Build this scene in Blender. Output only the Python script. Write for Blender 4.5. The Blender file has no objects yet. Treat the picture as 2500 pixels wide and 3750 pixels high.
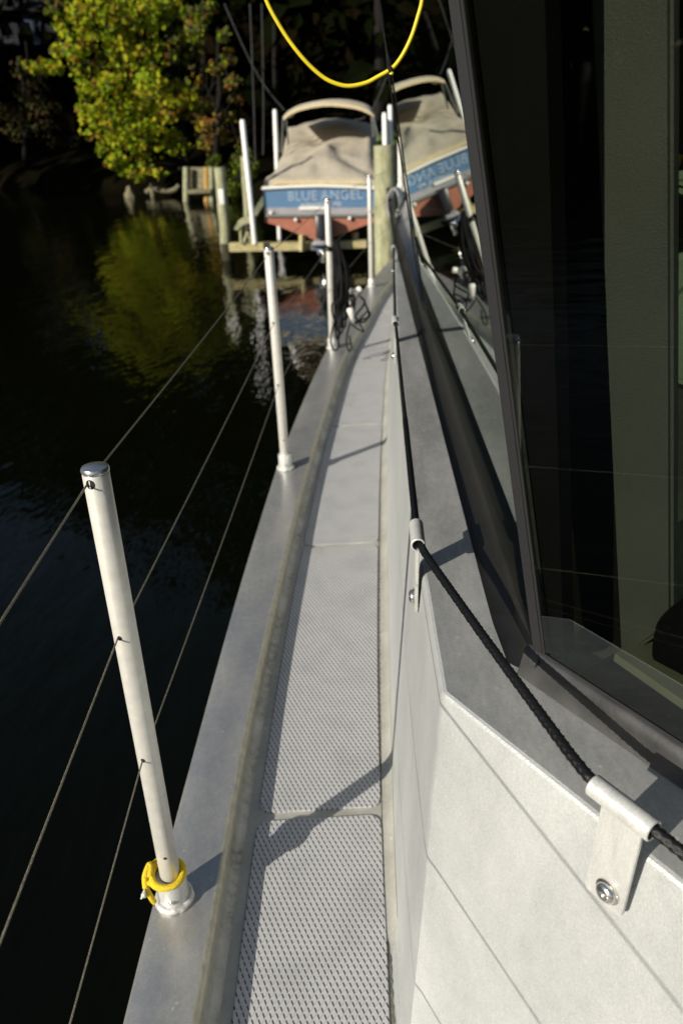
import bpy, bmesh, math, random
from mathutils import Vector, Matrix
import numpy as np
random.seed(7); rng = np.random.default_rng(11)
S = bpy.context.scene
C = S.collection
R = math.radians

# ------------------------------------------------------------------ camera
CAM = Vector((0, 0, 1.25)); FPX = 2811.0
ROT = Matrix(((0.99861473, -0.00949008, -0.05175484),
              (0.04175614, -0.45556317, 0.88922361),
              (-0.0320164, -0.89015287, -0.45453583)))
cd = bpy.data.cameras.new('camera'); cam = bpy.data.objects.new('camera', cd); C.objects.link(cam)
m3 = Matrix((ROT.col[0], -ROT.col[1], -ROT.col[2])).transposed()
cam.matrix_world = Matrix.Translation(CAM) @ m3.to_4x4()
cd.sensor_fit = 'VERTICAL'; cd.sensor_height = 23.6; cd.lens = FPX / 3750 * 23.6
cd.clip_start = .02; cd.clip_end = 2000
cd.dof.use_dof = True; cd.dof.focus_distance = 1.02; cd.dof.aperture_fstop = 3.4
S.camera = cam

# ------------------------------------------------------------------ light
SUN_EL, SUN_AZ = 23.5, 43.5          # the light travels towards azimuth 43.5 (from +x to +y)
tow = Vector((math.cos(R(SUN_AZ)) * math.cos(R(SUN_EL)), math.sin(R(SUN_AZ)) * math.cos(R(SUN_EL)), -math.sin(R(SUN_EL))))
w = bpy.data.worlds.new('World'); S.world = w; w.use_nodes = True
sky = w.node_tree.nodes.new('ShaderNodeTexSky'); sky.sky_type = 'NISHITA'; sky.sun_disc = False
sky.sun_elevation = R(SUN_EL); sky.sun_rotation = math.atan2(-tow.x, -tow.y)
bg = w.node_tree.nodes['Background']; bg.inputs[1].default_value = .06
w.node_tree.links.new(sky.outputs[0], bg.inputs[0])
ld = bpy.data.lights.new('sun', 'SUN'); ld.energy = 4.2; ld.angle = R(.5); ld.color = (1, .93, .81)
sun = bpy.data.objects.new('sun', ld); C.objects.link(sun); sun.location = (-8, -8, 12)
sun.rotation_euler = tow.to_track_quat('-Z', 'Y').to_euler()
S.view_settings.view_transform = 'Standard'; S.view_settings.look = 'None'
S.view_settings.exposure = 0.45; S.view_settings.gamma = 1
S.cycles.max_bounces = 8; S.cycles.transparent_max_bounces = 12; S.cycles.glossy_bounces = 4
S.cycles.caustics_reflective = False; S.cycles.caustics_refractive = False
S.cycles.use_denoising = True

# ------------------------------------------------------------------ helpers
def ray(px, py):
    return (ROT @ Vector(((px - 1250) / FPX, (py - 1875) / FPX, 1))).normalized()
def at(px, py, Y):
    """survey a point of the scene that stands Y metres ahead"""
    r = ray(px, py); return CAM + r * (Y / r.y)
def onz(px, py, z):
    r = ray(px, py); return CAM + r * ((z - CAM.z) / r.z)
def onpl(px, py, p0, n):
    r = ray(px, py); return CAM + r * ((Vector(p0) - CAM).dot(n) / r.dot(n))

class NT:
    def __init__(s, name):
        s.m = bpy.data.materials.new(name); s.m.use_nodes = True
        s.t = s.m.node_tree; s.b = s.t.nodes['Principled BSDF']; s.o = s.t.nodes['Material Output']
    def n(s, typ, **kw):
        k = s.t.nodes.new('ShaderNode' + typ)
        for a, v in kw.items():
            if a.startswith('i_'):
                key = a[2:]; key = int(key) if key.isdigit() else key.replace('_', ' ')
                k.inputs[key].default_value = v
            else: setattr(k, a, v)
        return k
    def l(s, a, b): s.t.links.new(a, b)
    def coord(s, which='Object', scale=(1, 1, 1)):
        tc = s.n('TexCoord'); mp = s.n('Mapping'); mp.inputs['Scale'].default_value = scale
        s.l(tc.outputs[which], mp.inputs[0]); return mp.outputs[0]
    def noise(s, vec, scale, detail=4, rough=.55):
        k = s.n('TexNoise'); k.inputs['Scale'].default_value = scale; k.inputs['Detail'].default_value = detail
        k.inputs['Roughness'].default_value = rough; s.l(vec, k.inputs['Vector']); return k.outputs[0]
    def ramp(s, fac, stops):
        k = s.n('ValToRGB'); e = k.color_ramp.elements
        while len(e) < len(stops): e.new(.5)
        for el, (p, c) in zip(e, stops):
            el.position = p; el.color = (*c, 1) if len(c) == 3 else c
        s.l(fac, k.inputs[0]); return k.outputs[0]
    def math(s, op, a, b=None):
        k = s.n('Math', operation=op)
        for i, v in enumerate((a, b)):
            if v is None: continue
            if isinstance(v, (int, float)): k.inputs[i].default_value = v
            else: s.l(v, k.inputs[i])
        return k.outputs[0]
    def bump(s, h, strength=.3, dist=.01):
        k = s.n('Bump'); k.inputs['Strength'].default_value = strength; k.inputs['Distance'].default_value = dist
        s.l(h, k.inputs['Height']); s.l(k.outputs[0], s.b.inputs['Normal'])
    def mix(s, fac, a, b, blend='MIX'):
        k = s.n('Mix', data_type='RGBA', blend_type=blend)
        for i, v in ((0, fac), (6, a), (7, b)):
            if isinstance(v, (int, float)): k.inputs[i].default_value = v
            elif isinstance(v, tuple): k.inputs[i].default_value = (*v, 1)
            else: s.l(v, k.inputs[i])
        return k.outputs[2]
    def set(s, **kw):
        for a, v in kw.items():
            key = a.replace('_', ' ')
            if isinstance(v, tuple): v = (*v, 1)
            s.b.inputs[key].default_value = v
        return s

def plain(name, col, rough=.5, metal=0.0, var=.25, scale=12, bump=0.0, bscale=80, spec=None, coat=0):
    k = NT(name); v = k.coord()
    d = tuple(c * (1 - var) for c in col); u = tuple(min(1, c * (1 + var)) for c in col)
    f = k.noise(v, scale, 5)
    k.l(k.ramp(f, [(.3, d), (.7, u)]), k.b.inputs['Base Color'])
    k.set(Roughness=rough, Metallic=metal)
    if spec is not None: k.b.inputs['Specular IOR Level'].default_value = spec
    if coat: k.b.inputs['Coat Weight'].default_value = coat
    if bump: k.bump(k.noise(v, bscale, 4), bump, .01)
    return k.m

def alu(name, lo, hi, rough=.42, metal=.55, streak=(1, 1, 1), spots=True, grain=.25, gscale=700):
    k = NT(name); v = k.coord(scale=streak); v0 = k.coord()
    a = k.noise(v, 7, 6, .6); b = k.noise(v, 55, 5, .65)
    f = k.math('ADD', k.math('MULTIPLY', a, .62), k.math('MULTIPLY', b, .38))
    col = k.ramp(f, [(.32, lo), (.5, tuple((x + y) / 2 for x, y in zip(lo, hi))), (.68, hi)])
    if spots:                       # oxide flecks and ring stains
        vo = k.n('TexVoronoi', feature='F1'); vo.inputs['Scale'].default_value = 46; k.l(v0, vo.inputs['Vector'])
        sp = k.ramp(vo.outputs['Distance'], [(.0, (1, 1, 1)), (.10, (.8, .8, .8)), (.16, (0, 0, 0))])
        gate = k.ramp(k.noise(v0, 16, 2), [(.52, (0, 0, 0)), (.62, (.75, .75, .75))])
        g = k.n('Mix', data_type='RGBA', blend_type='MULTIPLY'); g.inputs[0].default_value = 1
        k.l(sp, g.inputs[6]); k.l(gate, g.inputs[7])
        col = k.mix(g.outputs[2], col, tuple(min(1, h * 1.25 + .06) for h in hi))
    fine = k.ramp(k.noise(v0, 330, 2, .5), [(.3, (.90, .90, .90)), (.72, (1.06, 1.06, 1.05))])
    mm = k.n('Mix', data_type='RGBA', blend_type='MULTIPLY'); mm.inputs[0].default_value = 1
    k.l(col if not isinstance(col, tuple) else col, mm.inputs[6]); k.l(fine, mm.inputs[7])
    k.l(mm.outputs[2], k.b.inputs['Base Color'])
    k.l(k.math('ADD', k.math('MULTIPLY', a, .22), rough - .11), k.b.inputs['Roughness'])
    k.set(Metallic=metal)
    if grain: k.bump(k.noise(v0, gscale, 3, .7), grain, .0012)
    return k.m

M = {}
M['alu_wall'] = alu('weathered_aluminium_wall', (.45, .47, .465), (.58, .60, .592), .46, .35, streak=(1, 1, .6), spots=False, grain=.6, gscale=420)
M['alu_ledge'] = alu('weathered_aluminium_ledge', (.38, .395, .40), (.66, .66, .635), .38, .5, streak=(2.2, .8, 1), grain=.12)
M['alu_cap'] = alu('weathered_aluminium_cap', (.35, .365, .385), (.58, .565, .52), .34, .6, streak=(1.4, .8, 1), grain=.1)
M['alu_deck'] = alu('dull_aluminium_deck', (.38, .37, .32), (.58, .57, .51), .5, .3, grain=.3, gscale=260)
M['alu_bracket'] = alu('brushed_aluminium', (.58, .59, .58), (.76, .76, .73), .38, .35, streak=(8, 8, 1.5), spots=False, grain=.25, gscale=300)
M['bolt'] = plain('stainless_bolt', (.7, .69, .66), .22, .95, .1, 60)
M['weld'] = plain('weld_bead', (.62, .61, .58), .5, .3, .12, 90, .25, 120)
M['post'] = plain('satin_aluminium_post', (.72, .705, .65), .38, .3, .08, 55, .05, 260)
M['cap'] = plain('polished_cap', (.55, .57, .6), .25, .85, .15, 50)
M['hole'] = plain('dark_hole', (.008, .008, .008), .8, 0, .1)
M['wire'] = plain('steel_wire', (.22, .20, .15), .4, .6, .3, 900, .6, 1500)
M['rope'] = plain('black_braid', (.0045, .0045, .005), .38, 0, .5, 900, .25, 1400, .5)
M['blackline'] = plain('black_line', (.006, .006, .006), .7, 0, .3, 200, spec=.2)
M['yellow'] = plain('yellow_line', (.80, .58, .012), .6, 0, .12, 300, .5, 500)
M['yellowcord'] = plain('yellow_cord', (.66, .53, .012), .5, 0, .1, 60)
M['seal'] = plain('black_sealant', (.011, .0108, .010), .40, 0, .25, 30, .04, 300)
M['joint'] = plain('grey_silicone', (.016, .0165, .018), .6, 0, .12, 300, .2, 700, spec=.25)
M['coaming'] = plain('dark_coaming', (.055, .055, .055), .42, .5, .4, 18, .03, 120)
M['white'] = plain('white_paint', (.80, .78, .72), .35, 0, .05, 20)
M['pvc'] = plain('white_plastic', (.82, .82, .80), .35, 0, .04, 5)
M['lining'] = plain('grey_vinyl_lining', (.195, .225, .185), .55, 0, .12, 5, .35, 420)
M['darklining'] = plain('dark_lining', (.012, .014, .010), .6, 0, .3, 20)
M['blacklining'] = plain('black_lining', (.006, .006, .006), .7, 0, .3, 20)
M['mint'] = plain('pale_upholstery', (.42, .52, .44), .6, 0, .15, 10, .3, 120)
M['monitor'] = plain('black_plastic', (.008, .008, .009), .45, 0, .2, 30)
M['dash'] = plain('pale_dash', (.40, .44, .30), .5, 0, .1, 30)
M['amber'] = plain('amber_trim', (.7, .4, .03), .5)

# woven anti-slip mat: diamonds raised from a groove net
k = NT('antislip_mat'); tc = k.n('TexCoord'); sx = k.n('SeparateXYZ'); k.l(tc.outputs['Object'], sx.inputs[0])
P_ = .0112
def tri(x):                          # distance to the nearest groove, 0..0.5
    return k.math('PINGPONG', x, .5)
u_ = k.math('MULTIPLY', k.math('ADD', k.math('MULTIPLY', sx.outputs[0], 1.0), k.math('MULTIPLY', sx.outputs[1], .53)), 1 / P_)
v_ = k.math('MULTIPLY', k.math('SUBTRACT', k.math('MULTIPLY', sx.outputs[0], 1.0), k.math('MULTIPLY', sx.outputs[1], .53)), 1 / P_)
tu, tv = tri(u_), tri(v_)
h_ = k.math('MINIMUM', tu, tv)
mr = k.n('MapRange', interpolation_type='SMOOTHSTEP'); mr.inputs[1].default_value = .0; mr.inputs[2].default_value = .16; k.l(h_, mr.inputs[0])
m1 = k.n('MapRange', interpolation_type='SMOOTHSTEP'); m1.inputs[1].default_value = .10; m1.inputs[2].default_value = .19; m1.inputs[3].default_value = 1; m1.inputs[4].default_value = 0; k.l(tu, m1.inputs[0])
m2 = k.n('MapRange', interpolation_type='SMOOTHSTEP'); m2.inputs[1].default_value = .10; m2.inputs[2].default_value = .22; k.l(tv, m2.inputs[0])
slot_shade = k.math('MULTIPLY', m1.outputs[0], m2.outputs[0])          # short slots, painted dark as the shadow at one edge of each pad
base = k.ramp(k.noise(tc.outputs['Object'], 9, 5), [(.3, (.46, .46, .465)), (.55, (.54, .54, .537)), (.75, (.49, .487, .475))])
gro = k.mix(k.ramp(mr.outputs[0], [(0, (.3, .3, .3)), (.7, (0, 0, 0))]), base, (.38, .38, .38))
k.l(k.mix(slot_shade, gro, (.10, .10, .115)), k.b.inputs['Base Color'])
k.set(Roughness=.6); k.bump(k.math('SUBTRACT', mr.outputs[0], k.math('MULTIPLY', slot_shade, 1.0)), .5, .0012); M['mat'] = k.m

# bulwark face: stained
k = NT('stained_bulwark'); v = k.coord(); vs = k.coord(scale=(1, 1, .5))
f = k.noise(vs, 60, 6, .7); g = k.noise(v, 8, 4)
base = k.ramp(f, [(.34, (.17, .17, .155)), (.5, (.33, .33, .305)), (.68, (.46, .455, .42))])
k.l(k.mix(k.ramp(g, [(.4, (0, 0, 0)), (.65, (1, 1, 1))]), base, (.50, .50, .475)), k.b.inputs['Base Color'])
k.set(Roughness=.5, Metallic=.2); k.bump(f, .3, .003); M['bulwark'] = k.m
M['dirt'] = plain('grimy_sealant', (.16, .155, .125), .8, 0, .4, 60)
M['lip'] = plain('tan_lip', (.52, .49, .39), .38, .35, .16, 45, .2, 120)

# glass: clear tint + mirror reflection at grazing angles
def glass(name, tint, ior):
    k = NT(name); k.t.nodes.remove(k.b)
    tr = k.n('BsdfTransparent'); tr.inputs[0].default_value = (*tint, 1)
    gl = k.n('BsdfGlossy'); gl.inputs['Roughness'].default_value = .0; gl.inputs[0].default_value = (.95, 1, .95, 1)
    fr = k.n('Fresnel'); fr.inputs[0].default_value = ior
    ge = k.n('NewGeometry'); fac = k.math('MULTIPLY', fr.outputs[0], k.math('SUBTRACT', 1.0, ge.outputs['Backfacing']))
    mx = k.n('MixShader'); k.l(fac, mx.inputs[0]); k.l(tr.outputs[0], mx.inputs[1]); k.l(gl.outputs[0], mx.inputs[2])
    k.l(mx.outputs[0], k.o.inputs[0]); return k.m
M['glass'] = glass('tinted_glass', (.50, .55, .45), 1.62); M['glass2'] = glass('tinted_front_glass', (.57, .575, .55), 1.7)

# water
k = NT('dark_water'); v = k.coord()
k.set(Base_Color=(.0018, .0024, .0008), Roughness=.05, IOR=1.22)
v1 = k.coord(scale=(1, .38, 1))
n1 = k.noise(v1, 2.2, 3, .5); n2 = k.noise(v1, 9, 2, .5)
k.bump(k.math('ADD', k.math('MULTIPLY', n1, .75), k.math('MULTIPLY', n2, .30)), .5, .05); M['water'] = k.m

k = NT('shore_soil'); v = k.coord()
k.l(k.ramp(k.noise(v, .8, 6), [(.3, (.002, .002, .0012)), (.7, (.007, .006, .003))]), k.b.inputs['Base Color'])
k.set(Roughness=1); k.b.inputs['Specular IOR Level'].default_value = 0; k.bump(k.noise(v, 3, 5), .5, .2); M['soil'] = k.m

def wood(name, a, b, sc=(14, 14, 1.2)):
    k = NT(name); v = k.coord(scale=sc)
    f = k.noise(v, 3, 6, .65)
    k.l(k.ramp(f, [(.32, a), (.68, b)]), k.b.inputs['Base Color']); k.set(Roughness=.85); k.b.inputs['Specular IOR Level'].default_value = .15; k.bump(f, .4, .02); return k.m
M['piling'] = wood('weathered_piling', (.20, .21, .11), (.46, .45, .30), (5, 5, 1.8))
M['beam'] = wood('lift_timber', (.34, .29, .13), (.52, .46, .26), (2, 8, 8))
M['rotten'] = wood('orange_rotten_timber', (.30, .15, .03), (.52, .34, .12))
M['wetwood'] = wood('wet_timber', (.03, .03, .02), (.07, .06, .04))
M['bark'] = wood('grey_bark', (.006, .005, .004), (.018, .016, .014), (6, 6, 1))
M['bulkhead'] = wood('bulkhead_board', (.11, .10, .06), (.26, .24, .15), (3, 3, 3))

def leafmat(name, col, tr=.35):
    k = NT(name); v = k.coord()
    f = k.noise(v, 3, 3)
    c = k.ramp(f, [(.3, tuple(x * .75 for x in col)), (.7, tuple(x * 1.25 for x in col))])
    k.l(c, k.b.inputs['Base Color']); k.set(Roughness=.7); k.b.inputs['Specular IOR Level'].default_value = .15 if tr else 0
    if tr:
        t = k.n('BsdfTranslucent'); k.l(c, t.inputs[0]); mx = k.n('MixShader'); mx.inputs[0].default_value = tr
        k.l(k.b.outputs[0], mx.inputs[1]); k.l(t.outputs[0], mx.inputs[2]); k.l(mx.outputs[0], k.o.inputs[0])
    return k.m
L_GREEN = leafmat('maple_leaf_green', (.21, .31, .011)); L_LIME = leafmat('maple_leaf_lime', (.40, .42, .014))
L_GOLD = leafmat('maple_leaf_gold', (.34, .25, .016)); L_RUST = leafmat('maple_leaf_rust', (.25, .11, .028))
L_OLIVE = leafmat('olive_leaf', (.085, .095, .022)); L_BROWN = leafmat('brown_leaf', (.14, .085, .038))
L_DARK = leafmat('dark_leaf', (.0035, .0048, .0016), 0); L_DARK2 = leafmat('dark_brown_leaf', (.006, .0045, .002), 0)  # leaf colours taken near black to stand in for deep forest shade
L_BUSH = leafmat('bush_leaf', (.07, .10, .008))

# covered boat
M['canvas'] = None
k = NT('tan_canvas'); v = k.coord()
f = k.noise(v, 2.2, 5)
k.l(k.ramp(f, [(.3, (.37, .325, .245)), (.7, (.49, .44, .345))]), k.b.inputs['Base Color']); k.set(Roughness=.85)
k.bump(k.noise(v, 5, 4), .35, .06); M['canvas'] = k.m
M['canvas_hem'] = plain('cream_hem', (.58, .48, .28), .8, 0, .08, 8)
M['hullblue'] = plain('blue_gelcoat', (.105, .205, .345), .28, 0, .08, 2, coat=.3)
M['bootgrey'] = plain('grey_boot_band', (.33, .32, .34), .4, 0, .12, 5)
M['antifoul'] = plain('red_antifouling', (.36, .135, .085), .7, 0, .15, 4)
M['letter'] = plain('pale_lettering', (.31, .41, .54), .4, 0, .05, 5)
M['letterw'] = plain('white_lettering', (.46, .53, .62), .4, 0, .05, 5)
M['outdrive'] = plain('black_outdrive', (.015, .017, .022), .35, 0, .2, 10)
M['chrome'] = plain('bright_metal', (.8, .8, .78), .15, 1, .05, 5)
M['housewall'] = plain('blue_grey_siding', (.05, .075, .13), .8, 0, .1, 2)
M['houseroof'] = plain('dark_shingle', (.006, .006, .008), .9)
M['housetrim'] = plain('white_trim', (.5, .5, .48), .6)

# ---- object making
def tag(o, label=None, cat=None, group=None, kind=None):
    for a, v in (('label', label), ('category', cat), ('group', group), ('kind', kind)):
        if v: o[a] = v
    return o
def empty(name, loc, label, cat, group=None):
    o = bpy.data.objects.new(name, None); o.location = loc; o.empty_display_size = .05
    C.objects.link(o); return tag(o, label, cat, group)
def wloc(o):
    p = Vector((0, 0, 0))
    while o is not None: p = p + o.location; o = o.parent
    return p
def obj(name, bm, mats, parent=None, smooth=True, local=False, angle=40):
    """link a bmesh drawn in world coordinates as one mesh object (local=True: drawn about the parent)"""
    me = bpy.data.meshes.new(name)
    if parent is not None and not local: bmesh.ops.translate(bm, verts=bm.verts, vec=-wloc(parent))
    bm.to_mesh(me); bm.free()
    for m in (mats if isinstance(mats, (list, tuple)) else [mats]): me.materials.append(m)
    if smooth:
        me.polygons.foreach_set('use_smooth', [True] * len(me.polygons)); me.set_sharp_from_angle(angle=R(angle))
    o = bpy.data.objects.new(name, me); C.objects.link(o)
    if parent is not None: o.parent = parent
    return o
def kids(o): return [c for c in C.objects if c.parent == o]
def copy_tree(o, parent=None):
    c = o.copy(); C.objects.link(c); c.parent = parent
    for ch in kids(o): copy_tree(ch, c)
    return c

def box(bm, c, s, rot=None, bev=0.0):
    g = bmesh.ops.create_cube(bm, size=1)['verts']
    for v in g: v.co = Vector((v.co.x * s[0], v.co.y * s[1], v.co.z * s[2]))
    if bev:
        es = list({e for v in g for e in v.link_edges})
        r = bmesh.ops.bevel(bm, geom=es, offset=bev, segments=2, affect='EDGES', profile=.5)
        g = list({v for f in r['faces'] for v in f.verts} | {v for v in g if v.is_valid})
    for v in g:
        v.co = (rot @ v.co if rot else v.co) + Vector(c)
    return g
def frame_along(pts):
    pts = [Vector(p) for p in pts]; T = []
    for i in range(len(pts)):
        a = pts[max(0, i - 1)]; b = pts[min(len(pts) - 1, i + 1)]; T.append((b - a).normalized())
    up = Vector((0, 0, 1)) if abs(T[0].z) < .9 else Vector((1, 0, 0))
    N = [(up - T[0] * up.dot(T[0])).normalized()]
    for i in range(1, len(pts)):
        n = N[-1] - T[i] * N[-1].dot(T[i]); N.append(n.normalized())
    return pts, T, N
def tube(bm, pts, r, seg=12, cap=True, closed=False):
    pts, T, N = frame_along(pts); rings = []
    for i, p in enumerate(pts):
        rr = r[i] if isinstance(r, (list, tuple)) else r; B = T[i].cross(N[i])
        rings.append([bm.verts.new(p + (N[i] * math.cos(a) + B * math.sin(a)) * rr) for a in [2 * math.pi * j / seg for j in range(seg)]])
    n = len(rings)
    for i in range(n if closed else n - 1):
        a, b = rings[i], rings[(i + 1) % n]
        for j in range(seg): bm.faces.new((a[j], a[(j + 1) % seg], b[(j + 1) % seg], b[j]))
    if cap and not closed:
        bm.faces.new(rings[0][::-1]); bm.faces.new(rings[-1])
def pipe(bm, a, b, ro, ri, seg=28, ch=.0012):
    """open pipe with wall thickness"""
    a = Vector(a); b = Vector(b); t = (b - a).normalized()
    n = t.orthogonal().normalized(); q = t.cross(n)
    prof = [(0, ri), (0, ro - ch), (ch, ro), ((b - a).length - ch, ro), ((b - a).length, ro - ch), ((b - a).length, ri)]
    rings = [[bm.verts.new(a + t * d + (n * math.cos(x) + q * math.sin(x)) * rr) for x in [2 * math.pi * j / seg for j in range(seg)]] for d, rr in prof]
    for i in range(len(rings)):
        A, B = rings[i], rings[(i + 1) % len(rings)]
        for j in range(seg): bm.faces.new((A[j], A[(j + 1) % seg], B[(j + 1) % seg], B[j]))
    bmesh.ops.recalc_face_normals(bm, faces=bm.faces)
def lathe(bm, prof, origin=(0, 0, 0), axis='Z', seg=28, rot=None):
    rings = []
    for r, z in prof:
        ring = []
        for j in range(seg):
            a = 2 * math.pi * j / seg; v = Vector((r * math.cos(a), r * math.sin(a), z))
            if rot: v = rot @ v
            ring.append(bm.verts.new(v + Vector(origin)))
        rings.append(ring)
    for A, B in zip(rings, rings[1:]):
        for j in range(seg): bm.faces.new((A[j], A[(j + 1) % seg], B[(j + 1) % seg], B[j]))
    bm.faces.new(rings[0][::-1]); bm.faces.new(rings[-1])
def spline(pts, n=10, closed=False):
    P = [Vector(p) for p in pts]; out = []; m = len(P)
    for i in range(m if closed else m - 1):
        p0 = P[(i - 1) % m] if closed or i > 0 else P[0]; p1 = P[i]; p2 = P[(i + 1) % m]
        p3 = P[(i + 2) % m] if closed or i + 2 < m else P[-1]
        for j in range(n):
            t = j / n
            out.append(.5 * ((2 * p1) + (p2 - p0) * t + (2 * p0 - 5 * p1 + 4 * p2 - p3) * t * t + (3 * p1 - p0 - 3 * p2 + p3) * t ** 3))
    if not closed: out.append(P[-1])
    return out
def grid(bm, rows, mat=0):
    V = [[bm.verts.new(p) for p in r] for r in rows]; F = []
    for a, b in zip(V, V[1:]):
        for j in range(len(a) - 1):
            f = bm.faces.new((a[j], a[j + 1], b[j + 1], b[j])); f.material_index = mat; F.append(f)
    return V, F
def slab(bm, pts, thick):
    """a planar outline given real thickness (thick: a vector)"""
    a = [bm.verts.new(Vector(p)) for p in pts]; b = [bm.verts.new(Vector(p) + Vector(thick)) for p in pts]
    bm.faces.new(a); bm.faces.new(b[::-1]); n = len(a)
    for i in range(n): bm.faces.new((a[i], b[i], b[(i + 1) % n], a[(i + 1) % n]))
    bmesh.ops.recalc_face_normals(bm, faces=bm.faces)
def interp(y, tab): return float(np.interp(y, [t[0] for t in tab], [t[1] for t in tab]))
def smooth_tab(tab):
    pts = spline([(a, b, 0) for a, b in tab], 12); return [(p.x, p.y) for p in pts]

# ------------------------------------------------------------------ the boat we stand on
OUT = smooth_tab([(-1.2, -.24), (-.6, -.31), (0, -.375), (.7, -.414), (1.4, -.428), (2.07, -.432), (2.84, -.424), (3.2, -.412), (3.98, -.372), (4.67, -.322), (5.5, -.245), (6.44, -.135), (7.08, -.035), (8.07, .14), (9.5, .45), (11, .85)])
INN = smooth_tab([(-1.2, -.13), (-.6, -.20), (0, -.262), (.7, -.292), (1.4, -.311), (2.03, -.307), (2.67, -.296), (3.6, -.258), (4.48, -.205), (5.25, -.11), (6.1, -.01), (6.9, .117), (8.07, .29), (9.5, .58), (11, .97)])
FOOT = smooth_tab([(-1.2, .05), (0, .04), (.75, .024), (1.2, .018), (2, .018), (2.8, .022), (3.6, .034), (4.4, .055), (5.2, .09), (6.2, .16), (7.0, .235), (8.2, .38), (9.5, .64), (11, 1.0)])
DZ, ZL, KL = -.050, .60, .844
boat = empty('motor_boat', (0, 0, DZ), 'raw aluminium motor boat whose narrow side deck and tinted pilothouse fill the foreground', 'boat')
ys = [(-1.2 + i * .06) for i in range(int(12.2 / .06) + 1)]

bm = bmesh.new()                                    # gunwale cap plate with rounded edges
rows = []
for y in ys:
    xo, xi = interp(y, OUT), interp(y, INN)
    rows.append([(xo + .05, y, -.30), (xo + .004, y, -.06), (xo, y, -.008), (xo + .0025, y, -.002), (xo + .007, y, 0), ((xo + xi) / 2, y, 0), (xi - .012, y, 0)])
grid(bm, rows); obj('gunwale', bm, M['alu_cap'], boat, angle=50)
bm = bmesh.new(); rows = []
for y in ys:
    xi = interp(y, INN)
    rows.append([(xi - .012, y, 0)] + [(xi - .012 + .012 * math.sin(a), y, -.012 + .012 * math.cos(a)) for a in (R(20), R(45), R(70), R(90))] + [(xi + .001, y, -.020)])
grid(bm, rows); obj('gunwale_lip', bm, M['lip'], boat, angle=80)
bm = bmesh.new(); rows = []
for y in ys:
    xi = interp(y, INN)
    rows.append([(xi + .001, y, -.020), (xi + .003, y, -.038), (xi + .009, y, -.046), (xi + .021, y, DZ + .0003)])
grid(bm, rows); obj('bulwark_face', bm, M['bulwark'], boat, angle=80)
bm = bmesh.new(); rows = []
for y in ys:
    xi, xf = interp(y, INN) + .020, interp(y, FOOT)
    rows.append([(xi, y, DZ), (xi * .5 + xf * .5, y, DZ), (xf - .028, y, DZ)] +
                ([(xf - .028 + .03 * math.sin(a), y, DZ + .03 - .03 * math.cos(a)) for a in (R(25), R(50), R(72))] if y > .86 else
                [(xf - .028 + .014 * i, y, DZ + .0002 * i) for i in (1, 2, 3)]))
grid(bm, rows); obj('side_deck', bm, M['alu_deck'], boat, angle=80)
bm = bmesh.new(); rows = []
for y in ys:
    xo = interp(y, OUT); rows.append([(xo + .05, y, -.30), (xo + .10, y, -.8), (xo + .18, y, -1.7)])
grid(bm, rows); obj('hull_side', bm, M['alu_wall'], boat)

# anti-slip mats between the weld seams
PL = smooth_tab([(-.2, -.215), (.72, -.250), (1.2, -.266), (1.7, -.273), (2.2, -.270), (3.17, -.247), (3.56, -.222), (4.5, -.162), (5.66, -.05), (7, .14), (8, .30)])
PR = smooth_tab([(-.2, .022), (.75, .005), (1.0, -.003), (1.36, -.011), (1.8, -.014), (2.28, -.011), (3.13, .001), (4.1, .026), (5.2, .07), (6.2, .14), (7, .22), (8, .36)])
gaps = [-.02, 1.135, 2.278, 3.43, 4.578, 5.80, 6.95]
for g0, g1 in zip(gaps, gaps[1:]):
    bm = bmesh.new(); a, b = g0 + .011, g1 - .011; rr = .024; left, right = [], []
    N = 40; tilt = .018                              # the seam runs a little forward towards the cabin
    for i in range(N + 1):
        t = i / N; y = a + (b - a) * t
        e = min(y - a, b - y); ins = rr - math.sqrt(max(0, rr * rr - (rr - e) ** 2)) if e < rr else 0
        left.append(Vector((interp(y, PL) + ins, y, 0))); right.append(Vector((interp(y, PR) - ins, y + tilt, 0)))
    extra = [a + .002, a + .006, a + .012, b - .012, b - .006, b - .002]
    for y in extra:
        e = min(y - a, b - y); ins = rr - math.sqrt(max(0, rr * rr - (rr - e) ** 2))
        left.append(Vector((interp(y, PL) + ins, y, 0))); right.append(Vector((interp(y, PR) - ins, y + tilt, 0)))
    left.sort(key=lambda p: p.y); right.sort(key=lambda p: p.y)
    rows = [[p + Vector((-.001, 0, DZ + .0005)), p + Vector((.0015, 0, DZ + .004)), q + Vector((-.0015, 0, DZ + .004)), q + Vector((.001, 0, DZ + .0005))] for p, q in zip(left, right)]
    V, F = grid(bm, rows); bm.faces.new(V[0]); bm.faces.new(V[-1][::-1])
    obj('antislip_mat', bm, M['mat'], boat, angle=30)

bm = bmesh.new(); rows = []
for y in np.arange(-.2, 6.9, .006):
    xr = interp(y, PR); jag = .0022 * (math.sin(y * 310) > .1) + abs(rng.normal(0, .0007))
    rows.append([(xr + .0008, y, DZ + .0016), (xr + .0050 + jag, y, DZ + .0012)])
grid(bm, rows); obj('mat_sealant', bm, M['dirt'], boat, smooth=False)
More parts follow.
